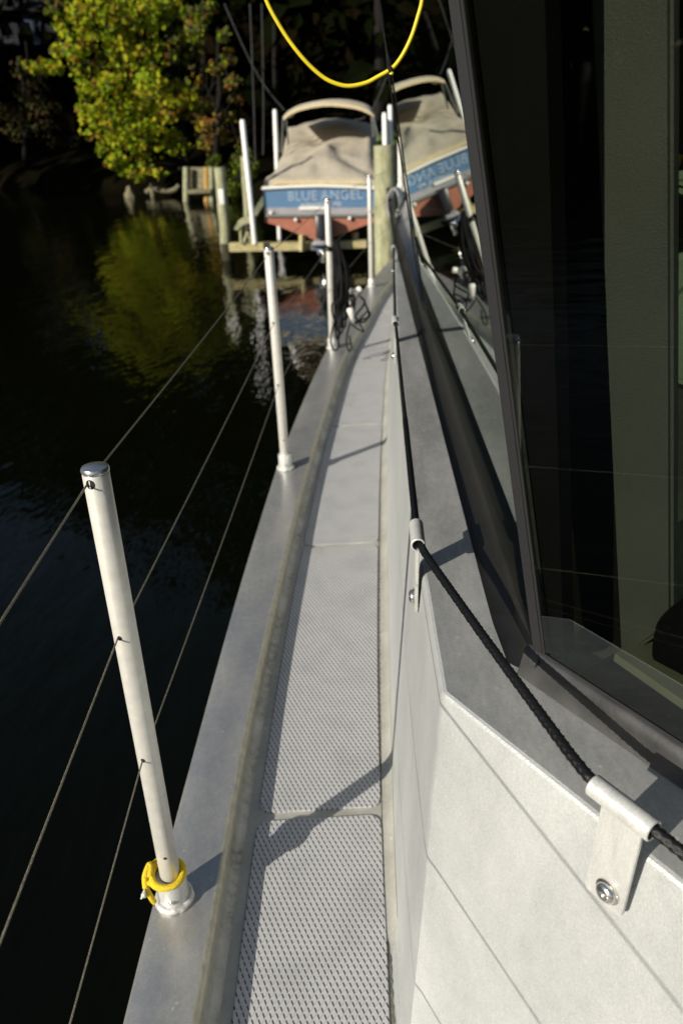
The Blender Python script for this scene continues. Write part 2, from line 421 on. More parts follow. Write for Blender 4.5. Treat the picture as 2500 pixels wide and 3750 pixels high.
# cabin trunk: leaning side wall, corner, front wall, ledge on top
EDGE = smooth_tab([(a * KL, b * KL) for a, b in [(.905, .086), (1.155, .079), (1.4, .072), (2.1, .069), (3.2, .070), (4.2, .083), (5.4, .112), (6.19, .139), (7.07, .182), (8.2, .25), (9.5, .35), (11, .52)]])
path = [(interp(y, EDGE), y, 0) for y in np.arange(9.2, .82, -.1)] + [(x * KL, y * KL, 0) for x, y in [(.0865, .92), (.0866, .912), (.0880, .9065), (.0915, .9015)]]
front = [(.0915 * KL + .6 * t, .9015 * KL - .8 * t, 0) for t in np.arange(.05, 1.6, .05)]
def down_dir(i, p):
    """how far the wall moves out, going down to the deck"""
    if i < len(path) - 4: return Vector((interp(p[1], FOOT) - p[0], 0, 0))
    k_ = i - (len(path) - 4)
    c = [(-.046, -.02), (-.045, -.05), (-.044, -.085), (-.047, -.096)]
    return Vector((*(c[k_] if k_ < 4 else (-.073, -.055)), 0))
allp = path + front
prof = [(0.0, 1.0), (.12, .885), (.3, .70), (.55, .45), (.8, .2), (.93, .07), (.967, .035)]
bm = bmesh.new(); rows = []
for i, p in enumerate(allp):
    a = Vector(allp[max(0, i - 1)]); b = Vector(allp[min(len(allp) - 1, i + 1)])
    t = (b - a).normalized(); nin = Vector((-t.y, t.x, 0))       # inward (to the cabin)
    D = down_dir(i, p); base = Vector(p); row = []
    for s_ in (R(8), R(35), R(60), R(85)):           # rounded top edge
        row.append(base + nin * .009 * (1 - math.cos(R(90) - s_)) + Vector((0, 0, ZL - .009 * (1 - math.sin(R(90) - s_)))) if False else base + nin * (.009 - .009 * math.cos(R(90) - s_)) * 1 + Vector((0, 0, ZL - .009 + .009 * math.sin(R(90) - s_))))
    for f, _ in prof[1:]:
        row.append(base + D * f + Vector((0, 0, ZL + (DZ - ZL) * f)))
    dn = D.normalized() if D.length > 0 else Vector((-1, 0, 0))
    row.append(base + D * 1.0 + dn * .004 + Vector((0, 0, DZ + .006)))
    row.append(base + D * 1.0 + dn * .012 + Vector((0, 0, DZ + .001)))
    row.append(base + D * 1.0 + dn * .02 + Vector((0, 0, DZ - .004)))
    rows.append(row)
V, F = grid(bm, rows)
trunk_top = [(r[0].x, r[0].y) for r in rows]
obj('cabin_trunk', bm, M['alu_wall'], boat, angle=24)
bm = bmesh.new()
pts = [Vector((x, y, ZL - .0001)) for x, y in trunk_top] + [Vector((1.6, -.6, ZL - .0001)), Vector((1.6, 9.2, ZL - .0001))]
f = bm.faces.new([bm.verts.new(p) for p in pts]); bmesh.ops.triangulate(bm, faces=[f])
for f in bm.faces:
    if f.normal.z < 0: f.normal_flip()
obj('trunk_ledge', bm, M['alu_ledge'], boat, smooth=False)

bm = bmesh.new(); slab(bm, [(-.16, -1.6, DZ - .003), (1.6, -1.6, DZ - .003), (1.6, .9, DZ - .003), (.03, .9, DZ - .003)], (0, 0, -.02)); obj('fore_deck', bm, M['alu_deck'], boat, smooth=False)
# pilothouse: side pane leaning out 10.5 degrees
PM, PYAW, PT = .188, R(-1.1), R(9.6)
nh = Vector((-math.cos(PYAW), math.sin(PYAW), 0)); N1 = (nh * math.cos(PT) + Vector((0, 0, -math.sin(PT)))).normalized()
P1 = Vector((PM, 1.5, ZL)); D1 = Vector((math.sin(PYAW), math.cos(PYAW), 0))
def p1(y, z):                                       # a point of the pane plane
    u = Vector((0, y, z)); x = P1.x - ((u.y - P1.y) * N1.y + (z - P1.z) * N1.z) / N1.x
    return Vector((x, y, z))
ZB, ZT = ZL + .012, 2.05
def yfar(z): return 2.72 - .20 * (z - .65)
c_lo = p1(.80, ZB); c_hi = onpl(1650, 0, P1, N1)
def ycor(z): return c_lo.y + (c_hi.y - c_lo.y) * (z - c_lo.z) / (c_hi.z - c_lo.z)
Dc = (p1(ycor(ZT), ZT) - p1(ycor(ZB), ZB)).normalized()
B2 = Vector((math.cos(R(-53)), math.sin(R(-53)), 0))
N2 = Dc.cross(B2).normalized()
if N2.x > 0: N2 = -N2
c0 = p1(ycor(ZB), ZB)
# pane 1
bm = bmesh.new(); T_ = .009
slab(bm, [p1(ycor(ZB) + .012, ZB), p1(yfar(ZB), ZB), p1(yfar(ZT), ZT), p1(ycor(ZT) + .012, ZT)], -N1 * T_)
obj('side_window', bm, M['glass'], boat, smooth=False)
# pane 2
bm = bmesh.new()
def p2(s, z): return c0 + Dc * ((z - ZB) / Dc.z) + B2 * s
slab(bm, [p2(.012, ZB + .024), p2(1.4, ZB + .024), p2(1.4, ZT), p2(.012, ZT)], -N2 * T_)
obj('front_window', bm, M['glass2'], boat, smooth=False)
# grey silicone joint between the panes
bm = bmesh.new(); rows = []
for i in range(41):
    z = ZB + .0 + (ZT - ZB) * i / 40; c = p1(ycor(z), z); w_ = .0003 * math.sin(i * 2.1)
    rows.append([c + D1 * .014 - N1 * .006, c + D1 * (.0125 + w_) + N1 * .0012, c + (N1 + N2) * .0012 , c + B2 * (.0125 + w_) + N2 * .001, c + B2 * .0135 - N2 * .008])
grid(bm, rows); bmesh.ops.recalc_face_normals(bm, faces=bm.faces); obj('corner_joint', bm, M['joint'], boat)
bm = bmesh.new(); rows = []
for i in range(21):
    z = ZB + (ZT - ZB) * i / 20; c = p1(ycor(z), z)
    rows.append([c + B2 * .0133 + N2 * .0005, c + B2 * .0175 + N2 * .0009, c + B2 * .018 - N2 * .004])
grid(bm, rows); obj('black_gasket', bm, M['hole'], boat)
# concave black sealant along the foot of the side pane
bm = bmesh.new(); rows = []; rc = .036
for y in list(np.arange(.785, .92, .015)) + list(np.arange(.92, 8.8, .1)):
    z0 = ZL + .0015
    if y < yfar(ZB): top = p1(y, ZL + rc)
    else:
        top = p1(y, ZL + rc); ex = y - yfar(ZB); top.x += .0022 * ex * ex
    wd = rc * (.85 + .15 * min(1, (y - .785) / .1)); row = []
    for a in np.linspace(0, 90, 9):
        a = R(a); row.append(Vector((top.x - wd + wd * math.sin(a), y + 1.3 * (wd - wd * math.sin(a)) * max(0, 1 - (y - .80) / .25), z0 + rc * (1 - math.cos(a)) * .95)))
    rows.append(row)
grid(bm, rows); bmesh.ops.recalc_face_normals(bm, faces=bm.faces)
obj('window_sealant', bm, M['seal'], boat, angle=60)
# riser under the front pane
bm = bmesh.new(); rows = []
for s_ in np.arange(-.018, 1.4, .03):
    b = c0 + B2 * s_; b.z = ZL
    no = Vector((N2.x, N2.y, 0)).normalized()
    rows.append([b + no * .002 + Vector((0, 0, .040)), b + no * .007 + Vector((0, 0, .038)), b + no * .011 + Vector((0, 0, .022)), b + no * .0145 + Vector((0, 0, .009)), b + no * .019 + Vector((0, 0, .001))])
grid(bm, rows); bmesh.ops.recalc_face_normals(bm, faces=bm.faces); obj('window_coaming', bm, M['coaming'], boat, angle=60)
bm = bmesh.new(); rows = []
for s_ in np.arange(-.01, 1.4, .03):
    b = p2(s_, ZB + .024); rows.append([b + N2 * .0015 + Vector((0, 0, -.006)), b + N2 * .0025, b + N2 * .0006 + Vector((0, 0, .006))])
grid(bm, rows); obj('window_gasket', bm, M['hole'], boat)

# interior: linings seen through the front pane, dash, roof, back
IN = -N2
def inpl(px, py, d): return onpl(px, py, c0 + IN * d, N2)
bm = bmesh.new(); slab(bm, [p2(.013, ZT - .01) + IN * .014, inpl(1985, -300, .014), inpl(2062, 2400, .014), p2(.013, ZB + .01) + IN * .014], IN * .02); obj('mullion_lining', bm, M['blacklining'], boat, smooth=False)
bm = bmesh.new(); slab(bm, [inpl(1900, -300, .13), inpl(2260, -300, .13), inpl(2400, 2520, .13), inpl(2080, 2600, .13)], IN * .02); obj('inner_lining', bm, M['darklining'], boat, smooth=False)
bm = bmesh.new(); slab(bm, [inpl(2142, -300, .11), inpl(2455, -300, .11), inpl(2457, 2290, .11), inpl(2268, 2420, .11)], IN * .016)
bmesh.ops.bevel(bm, geom=bm.edges[:], offset=.004, segments=2, affect='EDGES'); obj('vinyl_lining', bm, M['lining'], boat)
zd = ZL + .04
bm = bmesh.new(); slab(bm, [onz(2249, 2392, zd), onz(2385, 2318, zd), onz(3300, 2900, zd), onz(3300, 3120, zd)], (0, 0, -.012)); obj('dash_top', bm, M['dash'], boat, smooth=False)
bm = bmesh.new()
ql = [c0 + IN * .035 + B2 * .04, c0 + IN * .035 + B2 * 1.4, c0 + IN * 1.6 + B2 * 1.4, c0 + IN * 1.6 + B2 * .04]
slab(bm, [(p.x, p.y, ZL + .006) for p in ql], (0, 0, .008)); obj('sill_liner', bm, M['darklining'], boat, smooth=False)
bm = bmesh.new()
rp = [p1(ycor(ZT), ZT), p1(yfar(ZT), ZT), Vector((2.6, 3.4, ZT)), Vector((2.6, 0, ZT)), p2(1.4, ZT)]
slab(bm, rp, (0, 0, .05)); obj('pilothouse_roof', bm, M['alu_wall'], boat, smooth=False)
bm = bmesh.new()
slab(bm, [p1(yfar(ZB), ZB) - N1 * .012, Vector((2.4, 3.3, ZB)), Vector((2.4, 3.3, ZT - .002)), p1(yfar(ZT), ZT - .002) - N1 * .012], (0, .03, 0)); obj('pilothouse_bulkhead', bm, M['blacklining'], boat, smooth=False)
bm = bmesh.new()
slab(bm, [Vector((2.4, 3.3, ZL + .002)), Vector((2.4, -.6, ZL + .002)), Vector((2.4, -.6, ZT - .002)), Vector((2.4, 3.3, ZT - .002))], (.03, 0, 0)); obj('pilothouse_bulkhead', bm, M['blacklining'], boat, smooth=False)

# sockets welded to the gunwale
ST = [(-.381, .908), (-.385, 2.84), (-.2925, 4.666), (-.066, 6.58)]
sock = None
for x, y in ST:
    if sock is None:
        bm = bmesh.new(); lathe(bm, [(.019, .064), (.0255, .064), (.0268, .062), (.0272, .012), (.028, .002), (.020, .0005)][::-1], (x, y, 0))
        sock = obj('stanchion_socket', bm, M['alu_bracket'], boat)
        bm = bmesh.new(); n_ = 46
        ringp = []
        for i in range(n_):
            a = 2 * math.pi * i / n_; r_ = .0288 + .0006 * math.sin(i * 1.3) + .0003 * math.sin(i * 3.1)
            ringp.append((x + r_ * math.cos(a), y + r_ * math.sin(a), .0045 + .0012 * math.sin(i * .9)))
        tube(bm, ringp, [.0070 + .0004 * math.sin(i * 2.1) for i in range(n_)], 10, closed=True)
        obj('weld_bead', bm, M['weld'], sock)
        bm = bmesh.new(); lathe(bm, [(.0048, 0), (.0048, .003), (.003, .0045)], (x + .004, y - .0262, .026), rot=Matrix.Rotation(R(90), 3, 'X'), seg=12)
        obj('set_screw', bm, M['bolt'], sock)
        sx0, sy0 = x, y
    else:
        c = copy_tree(sock, boat); c.location = c.location + Vector((x - sx0, y - sy0, 0))

# ------------------------------------------------------------------ stanchions
HOLES = [(.838, .0062), (.593, .0036), (.355, .0036)]
labs = ['nearest pale metal stanchion with a yellow line looped round its foot',
        'second pale metal stanchion along the gunwale, a bare post',
        'stanchion with a black line coil tied to it, in front of the blue transom',
        'farthest tall stanchion on the gunwale, beside the thick wooden piling']
st0 = empty('stanchion', (0, 0, 0), labs[0], 'stanchion', 'lifeline stanchions along the gunwale')
bm = bmesh.new(); lathe(bm, [(.0172, .012), (.0178, .013), (.0178, .8465), (.0172, .848), (.010, .848)]); obj('tube', bm, M['post'], st0, local=True)
bm = bmesh.new(); lathe(bm, [(.0165, .8475), (.0165, .8495), (.0184, .8502), (.0186, .8535), (.0172, .8562), (.012, .8575), (.004, .858)]); obj('end_cap', bm, M['cap'], st0, local=True)
for z, r_ in HOLES:
    for sgn in (-1, 1):
        bm = bmesh.new(); seg = 18; ring0, ring1 = [], []
        off = -.003 if sgn < 0 else .0
        for j in range(seg):
            a = 2 * math.pi * j / seg; hx, hz = r_ * math.cos(a) + off, r_ * math.sin(a) * 1.1
            yy = math.sqrt(max(1e-9, .0178 ** 2 - hx * hx))
            ring0.append(bm.verts.new((hx, sgn * (yy + .0004), z + hz))); ring1.append(bm.verts.new((hx, sgn * (yy - .002), z + hz)))
        for j in range(seg): bm.faces.new((ring0[j], ring0[(j + 1) % seg], ring1[(j + 1) % seg], ring1[j]))
        bm.faces.new(ring0); bmesh.ops.recalc_face_normals(bm, faces=bm.faces)
        obj('wire_hole', bm, M['hole'], st0, local=True, smooth=False)
bm = bmesh.new(); lathe(bm, [(.0030, -.001), (.0030, .0003), (.002, .0004)], (.003, -.0176, .128), rot=Matrix.Rotation(R(90), 3, 'X'), seg=12); obj('pin_hole', bm, M['hole'], st0, local=True)
for i, (x, y) in enumerate(ST):
    o = st0 if i == 0 else copy_tree(st0)
    o.location = (x, y, 0); o['label'] = labs[i]
    o.rotation_euler = (0, [.008, -.006, .006, -.004][i], 0)

# ------------------------------------------------------------------ lifeline wires
ends = [(-.255, -1.0), (-.381, .908), (-.385, 2.84), (-.2925, 4.666), (-.066, 6.58), (.24, 8.3)]
for (z, _), lab in zip(HOLES, ['top lifeline wire threaded through the large holes at the stanchion heads',
                               'middle lifeline wire threaded through the stanchions between the other two',
                               'lowest lifeline wire threaded through the stanchions nearest the gunwale']):
    pts = []
    for (x0, y0), (x1, y1) in zip(ends, ends[1:]):
        for t in np.linspace(0, 1, 9)[:-1]: pts.append((x0 + (x1 - x0) * t - .002, y0 + (y1 - y0) * t, z - .004 * math.sin(math.pi * t)))
    pts.append((*ends[-1], z))
    bm = bmesh.new(); tube(bm, pts, .00135, 8); tag(obj('lifeline_wire', bm, M['wire']), lab, 'wire', 'lifeline wires')

# ------------------------------------------------------------------ rope brackets and braided rope
def edge_pt(y): return Vector((interp(y, EDGE), y, ZL))
br = [(Vector((.276 * KL, .634 * KL, ZL)), Vector((-.6, .8, 0)), .0),
      (edge_pt(1.262 * KL), Vector((0, 1, 0)), .0), (edge_pt(2.96 * KL), Vector((0, 1, 0)), .0),
      (edge_pt(4.84 * KL), Vector((.02, 1, 0)), .0), (edge_pt(6.90 * KL), Vector((.05, 1, 0)), .0)]
blabs = ['nearest rope bracket, on the bright front wall of the trunk', 'rope bracket at the trunk corner where the rope bends',
         'third rope bracket, halfway along the trunk edge', 'small blurred rope bracket before the white oval ring', 'farthest rope bracket, beside the white oval ring']
b0 = empty('rope_bracket', (0, 0, 0), blabs[0], 'bracket', 'rope brackets along the trunk edge')
RT = .0135; ZTU = .076                                # local: X outwards, Y along, Z up
bm = bmesh.new(); pipe(bm, (0, -.041, ZTU), (0, .041, ZTU), RT, RT - .0028); obj('sleeve', bm, M['alu_bracket'], b0, local=True)
bm = bmesh.new()
pl = [(-.024, ZTU - RT + .002), (.030, ZTU - RT + .002), (.026, -.078), (.022, -.084), (-.024, -.084), (-.028, -.078)]
slab(bm, [Vector((.003 + (-.01 * z if z < 0 else 0), y, z)) for y, z in pl], (-.0062, 0, 0))
bmesh.ops.bevel(bm, geom=bm.edges[:], offset=.0009, segments=2, affect='EDGES'); obj('plate', bm, M['alu_bracket'], b0, local=True)
bm = bmesh.new(); tube(bm, [(.001, y, ZTU - RT - .001 + .0006 * math.sin(y * 900)) for y in np.linspace(-.023, .029, 30)], .0036, 8); obj('weld_bead', bm, M['weld'], b0, local=True)
ry = Matrix.Rotation(R(90), 3, 'Y')
bm = bmesh.new(); lathe(bm, [(.0165, 0), (.0165, .0018), (.0152, .0026)], (.0038, .004, -.058), rot=ry, seg=24); wsh = obj('washer', bm, M['bolt'], b0, local=True)
bm = bmesh.new(); lathe(bm, [(.0135, 0), (.0136, .0016), (.0124, .0052), (.0092, .0078), (.0058, .0086), (.0050, .0055), (.001, .0055)], (.0060, .004, -.058), rot=ry, seg=24); obj('bolt_head', bm, M['bolt'], b0, local=True)
sleeves = []
for i, (p, d, t) in enumerate(br):
    o = b0 if i == 0 else copy_tree(b0)
    o.location = p; d = d.normalized(); o['label'] = blabs[i]
    outw = Vector((-d.y, d.x, 0)); o.rotation_euler = (0, 0, math.atan2(outw.y, outw.x))
    o.location = o.location + outw * (.013 if i == 0 else .0085) * KL; o.scale = (KL, KL, KL)
    # local Y is along -d or d
    yax = Vector((-math.sin(o.rotation_euler.z), math.cos(o.rotation_euler.z), 0))
    c = o.location + Vector((0, 0, ZTU * KL)); s_ = 1 if yax.dot(d) > 0 else -1
    sleeves.append((c - d * .041 * KL, c + d * .041 * KL, d))
rp = []
n0 = sleeves[0]
rp += [n0[0] - n0[2] * .25 + Vector((.035, .0, -.035)), n0[0] - n0[2] * .12 + Vector((.010, 0, -.012)), n0[0] + Vector((.002, 0, 0)), n0[1]]
rp += [n0[1] + (sleeves[1][0] - n0[1]) * .5 + Vector((0, 0, -.002))]
for i in range(1, 5):
    a, b, d = sleeves[i]; rp += [a + Vector((.003 if i == 1 else .001, 0, -.002)), b]
    if i < 4: rp.append(b + (sleeves[i + 1][0] - b) * .5 + Vector((.0, 0, -.006)))
rp += [Vector((.20, 6.8, .64)), Vector((.30, 8.4, .64))]
def polyres(pts, step):
    out = []
    for a, b in zip(pts, pts[1:]):
        n = max(1, int((b - a).length / step))
        for i in range(n): out.append(a + (b - a) * i / n)
    out.append(pts[-1]); return out
rp = [Vector(p) for p in rp]
# round the corners a little
def chaikin(p, n=2):
    for _ in range(n):
        q = [p[0]]
        for a, b in zip(p, p[1:]):
            L = (b - a).length; k = min(.25, .02 / max(L, 1e-6)); q += [a + (b - a) * k, b + (a - b) * k]
        q.append(p[-1]); p = q
    return p
cen = chaikin(rp)
near = [p for p in polyres(cen, .0022) if p.y < 1.6]; far = [p for p in polyres(cen, .04) if p.y >= 1.6]
pts, T, Nn = frame_along(near + far)
bm = bmesh.new(); seg = 20; rings = []; s_ = 0.0; RR = .0055
for i, p in enumerate(pts):
    if i: s_ += (pts[i] - pts[i - 1]).length
    B = T[i].cross(Nn[i]); ring = []
    for j in range(seg):
        a = 2 * math.pi * j / seg
        if p.y < 1.6:                                # plaited strands, two opposite helices
            h1 = math.sin(5 * a + s_ * 640); h2 = math.sin(5 * a - s_ * 640)
            d = .0011 * max(h1 * (1 if math.sin(s_ * 640 + 2.5 * a) > 0 else .35), h2 * (1 if math.sin(s_ * 640 + 2.5 * a) <= 0 else .35))
        else: d = 0
        ring.append(bm.verts.new(p + (Nn[i] * math.cos(a) + B * math.sin(a)) * (RR + d)))
    rings.append(ring)
for A, Bq in zip(rings, rings[1:]):
    for j in range(seg): bm.faces.new((A[j], A[(j + 1) % seg], Bq[(j + 1) % seg], Bq[j]))
bm.faces.new(rings[0][::-1]); bm.faces.new(rings[-1])
tag(obj('handrail_rope', bm, M['rope'], angle=180), 'black braided rope running through the metal brackets along the trunk edge', 'rope')

# yellow line round the first stanchion's foot
x, y = ST[0]; lp = []
for t in np.linspace(0, 1, 64):
    a = 2 * math.pi * (t * 1.95) - 2.4
    r_ = .0262 + .0016 * math.sin(a * 1.5); lp.append((x - .004 + r_ * math.cos(a) * 1.08, y - .002 + r_ * math.sin(a), .0665 + .0085 * t + .006 * math.sin(a + .9) - .006 * math.cos(a)))
bm = bmesh.new(); tube(bm, lp, .0058, 10)
tube(bm, spline([lp[0], (x - .036, y - .018, .066), (x - .038, y - .020, .050), (x - .033, y - .022, .032), (x - .029, y - .022, .020)], 8), .0050, 10)
tube(bm, spline([lp[-1], (x - .034, y + .004, .086), (x - .040, y - .012, .076), (x - .038, y - .024, .060)], 8), .0054, 10)
yl = obj('yellow_line', bm, M['yellow']); tag(yl, 'short bright yellow line looped round the foot of the nearest stanchion', 'rope')
bm = bmesh.new()
for q in range(14):
    tube(bm, [(x - .040, y - .026, .058), (x - .042 + rng.normal(0, .003), y - .029 + rng.normal(0, .002), .046 + rng.normal(0, .003))], .0014, 5)
obj('frayed_end', bm, M['white'], yl)

# yellow cord hanging in a loop from the roof
YC = .97
cp = [at(px, py, YC) for px, py in [(930, -120), (975, 0), (1010, 70), (1060, 150), (1120, 225), (1180, 280), (1230, 306), (1280, 315), (1340, 303), (1385, 280), (1425, 257), (1450, 235), (1480, 190), (1508, 130), (1530, 60), (1545, 0), (1560, -130)]]
bm = bmesh.new(); tube(bm, spline(cp, 6), .0022, 10)
yc = obj('hanging_cord', bm, M['yellowcord']); tag(yc, 'thick yellow cord hanging in a loop above the covered boat', 'cord')
bm = bmesh.new(); kp = at(1428, 262, YC); tube(bm, spline([kp + Vector((-.0012, -.002, .004)), kp + Vector((.001, -.003, 0)), kp + Vector((.0006, .0, -.004))], 5), .0026, 8); obj('black_tie', bm, M['blackline'], yc)
bm = bmesh.new(); tube(bm, [at(1434, 262, YC - .003), at(1431, 273, YC - .003)], .0024, 8); obj('cord_end', bm, M['yellowcord'], yc)
bm = bmesh.new(); tube(bm, spline([at(1368, -160, 2.6), at(1390, 40, 2.6), at(1412, 160, 2.6)] + [p1(yfar(z) + .008, z) + N1 * .004 for z in (1.36, 1.25, 1.1, .95, .8, .68)], 6), .0030, 8)
tag(obj('black_cable', bm, M['blackline']), 'thin black cable running down the far edge of the side window', 'cable')

# ------------------------------------------------------------------ black line coil on the third stanchion, with white fittings
cx, cy = ST[2]
bm = bmesh.new()
for q in range(9):
    top_ = at(1222 + rng.uniform(-6, 14), 885 + rng.uniform(-10, 14), 4.55); xb = rng.uniform(1225, 1292); yb = rng.uniform(1150, 1292); w_ = rng.uniform(7, 17)
    Yq = 4.5 - rng.uniform(0, .12); mid = 1238 + rng.uniform(-14, 26)
    lp = [top_, at(mid - w_ * .6, 985 + rng.uniform(-20, 20), Yq), at(mid - w_ * .5, 1090, Yq - .02), at(xb - w_, yb - 55, Yq), at(xb - w_ * .7, yb - 12, Yq), at(xb, yb, Yq), at(xb + w_ * .8, yb - 16, Yq), at(xb + w_ * .8, yb - 70, Yq - .02), at(mid + w_, 1080, Yq), at(mid + w_ * .9, 985, Yq)]
    tube(bm, spline(lp, 8, True), .0056, 8, closed=True)
for zz in (.60, .575, .59):
    tube(bm, [(cx + .022 * math.cos(a) + .004, cy + .026 * math.sin(a) - .004, zz + .008 * math.sin(a + zz * 50)) for a in np.linspace(0, 2 * math.pi, 25)[:-1]], .005, 8, closed=True)
tube(bm, spline([at(1300, 1190, 4.45), at(1345, 1140, 4.5), at(1352, 1160, 4.45), at(1310, 1175, 4.42), at(1290, 1190, 4.4), at(1330, 1215, 4.4), at(1322, 1195, 4.45), at(1300, 1160, 4.45)], 8), .005, 8)
tube(bm, spline([at(1282, 1180, 4.4), at(1268, 1240, 4.4), at(1276, 1285, 4.35), at(1286, 1270, 4.35), at(1278, 1230, 4.4)], 8), .005, 8)
tube(bm, spline([at(1318, 1085, 4.5), at(1335, 1105, 4.5), at(1322, 1130, 4.48), at(1300, 1160, 4.46), at(1330, 1180, 4.48), at(1350, 1150, 4.5), at(1335, 1110, 4.5)], 8), .006, 8)
tag(obj('black_line_coil', bm, M['blackline']), 'bundle of thin black line hanging in loops from the third stanchion', 'rope')
def cup(px, py, Y, s, lab, lean):
    e = empty('white_fitting', at(px, py, Y), lab, 'fitting', 'white fittings at the black line')
    rt = Matrix.Rotation(R(lean), 3, 'Y')
    bm = bmesh.new(); lathe(bm, [(.006 * s, -.05 * s), (.012 * s, -.045 * s), (.020 * s, -.01 * s), (.026 * s, .02 * s), (.026 * s, .035 * s), (.020 * s, .045 * s), (.008 * s, .048 * s)], rot=rt, seg=18); obj('body', bm, M['white'], e, local=True)
    bm = bmesh.new(); lathe(bm, [(.004 * s, -.075 * s), (.0055 * s, -.07 * s), (.0055 * s, -.045 * s), (.003 * s, -.04 * s)], rot=rt, seg=10); obj('stem', bm, M['chrome'], e, local=True)
cup(1292, 1088, 4.55, 1.0, 'round white plastic fitting hanging upright above the slim one', 10)
cup(1285, 1150, 4.4, .75, 'slim white plastic fitting hanging lowest among the black loops', -12)
cup(1305, 1066, 4.65, .7, 'small white fitting partly behind the round one', 60)

# oval ring and white gate posts at the far end of the trunk
rc_ = at(1446, 742, 7.25); bm = bmesh.new(); rows = []
for i in range(33):
    a = 2 * math.pi * i / 32; dx, dz = .052 * math.cos(a), .115 * math.sin(a); n_ = Vector((.052 * .0, 0, 0))
    c = rc_ + Vector((dx, dx * .6, dz)); o_ = Vector((math.cos(a), .6 * math.cos(a), math.sin(a))) * .010; ax = Vector((.02, .055, 0))
    rows.append([c - ax - o_ * .6, c - ax + o_, c + ax + o_, c + ax - o_ * .6, c - ax - o_ * .6])
grid(bm, rows); bmesh.ops.recalc_face_normals(bm, faces=bm.faces)
tag(obj('oval_ring', bm, M['white']), 'white oval metal ring in front of the thick piling', 'fairlead')
for (px, py0, py1, lab) in ((1466, 500, 705, 'white gate post at the far deck end, close to the piling'), (1490, 470, 705, 'white gate post at the far deck end, close to the window edge')):
    a, b = at(px, py1, 7.6), at(px - 2, py0, 7.6); e = empty('gate_post', a, lab, 'post', 'white gate posts at the far deck end')
    bm = bmesh.new(); tube(bm, [a, a + (b - a) * .5, b], .022, 14); obj('tube', bm, M['white'], e)
    bm = bmesh.new(); lathe(bm, [(.024, -.01), (.030, -.006), (.030, .05), (.024, .056)], a + Vector((0, 0, .02)), seg=14); obj('collar', bm, M['white'], e)
    bm = bmesh.new(); tube(bm, [a + Vector((-.03, 0, .2)), a + Vector((.03, -.01, .21))], .010, 8); obj('hinge_pin', bm, M['chrome'], e)

# ------------------------------------------------------------------ things inside the pilothouse
def rbox(c, s, rot, bev): 
    bm = bmesh.new(); box(bm, c, s, rot, bev); return bm
rw = Matrix((B2, IN - Vector((0, 0, IN.z)), Vector((0, 0, 1)))).transposed()
rw.col[1] = rw.col[1].normalized()
e = empty('display_screen', inpl(2460, 2500, .08), 'black rounded display casing on the dash behind the front window', 'display')
po = [inpl(*q, .055) for q in [(2380, 2420), (2376, 2390), (2388, 2310), (2400, 2275), (2440, 2232), (2500, 2190), (2640, 2110), (3000, 2050), (3100, 2800)]]
bm = bmesh.new(); slab(bm, po, IN * .05); bmesh.ops.bevel(bm, geom=[ed for ed in bm.edges], offset=.004, segments=2, affect='EDGES'); obj('casing', bm, M['monitor'], e)
bm = bmesh.new(); cc = inpl(2438, 2310, .0535)
ring = [cc + (B2 * math.cos(a) + Dc * math.sin(a)) * .0075 for a in np.linspace(0, 2 * math.pi, 21)[:-1]]; tube(bm, ring, .0007, 6, closed=True); obj('screw_cap', bm, M['joint'], e)
def seat(name, poly, d, thick, mat, lab, cat):
    e = empty(name, inpl(*poly[0], d), lab, cat)
    bm = bmesh.new(); slab(bm, [inpl(*q, d) for q in poly], IN * thick); bmesh.ops.bevel(bm, geom=bm.edges[:], offset=.02, segments=3, affect='EDGES'); obj('cushion', bm, M[mat], e)
    bm = bmesh.new(); slab(bm, [inpl(*q, d + thick + .01) for q in poly], IN * .03); obj('shell', bm, M['darklining'], e)
seat('helm_seat', [(2400, 1130), (2420, 960), (2490, 915), (2700, 870), (2750, 1500), (2400, 1395)], .75, .12, 'mint', 'pale green padded seat inside, seen past the grey lining', 'seat')
seat('seat_headrest', [(2400, 640), (2700, 600), (2700, 800), (2400, 690)], .8, .10, 'mint', 'pale green padded headrest above the seat inside', 'seat')
bm = bmesh.new(); slab(bm, [inpl(2400, 575, .85), inpl(2478, 570, .85), inpl(2465, 612, .85), inpl(2400, 612, .85)], IN * .02); tag(obj('amber_strap', bm, M['amber'], smooth=False), 'small amber strap above the headrest inside the pilothouse', 'strap')

# ------------------------------------------------------------------ water, shore
ZW = -1.4
bm = bmesh.new(); grid(bm, [[(-200, -120, ZW), (200, -120, ZW)], [(-200, 260, ZW), (200, 260, ZW)]])
tag(obj('water', bm, M['water'], smooth=False), kind='structure')
SH = [(-200, 60), (-60, 60), (-30, 50), (-20, 43), (-13, 37.5), (-9, 35.5), (-7, 34.2), (-5, 32), (-3.5, 31), (3, 31), (20, 33), (200, 36)]
def shore(x): return interp(x, SH)
bm = bmesh.new(); rows = []
for y in [-3, -1, 0, .5, 1.2, 2.5, 5, 9, 16, 30, 60, 150]:
    row = []
    for x in list(np.arange(-200, -40, 20)) + list(np.arange(-40, 30, 1.6)) + list(np.arange(30, 201, 20)):
        b = shore(x); prof_ = interp(y, [(-3, -1.2), (-1, -.5), (0, -.05), (.5, .35), (1.2, .8), (2.5, 1.1), (5, 1.6), (9, 2.6), (16, 5), (30, 13), (60, 24), (150, 40)])
        row.append((x, b + y + .35 * math.sin(x * 1.7) * (1 if y < 4 else 0), ZW + prof_ + (.12 * math.sin(x * 2.3 + y) if y > .2 else 0)))
    rows.append(row)
grid(bm, rows); tag(obj('ground', bm, M['soil']), kind='structure')

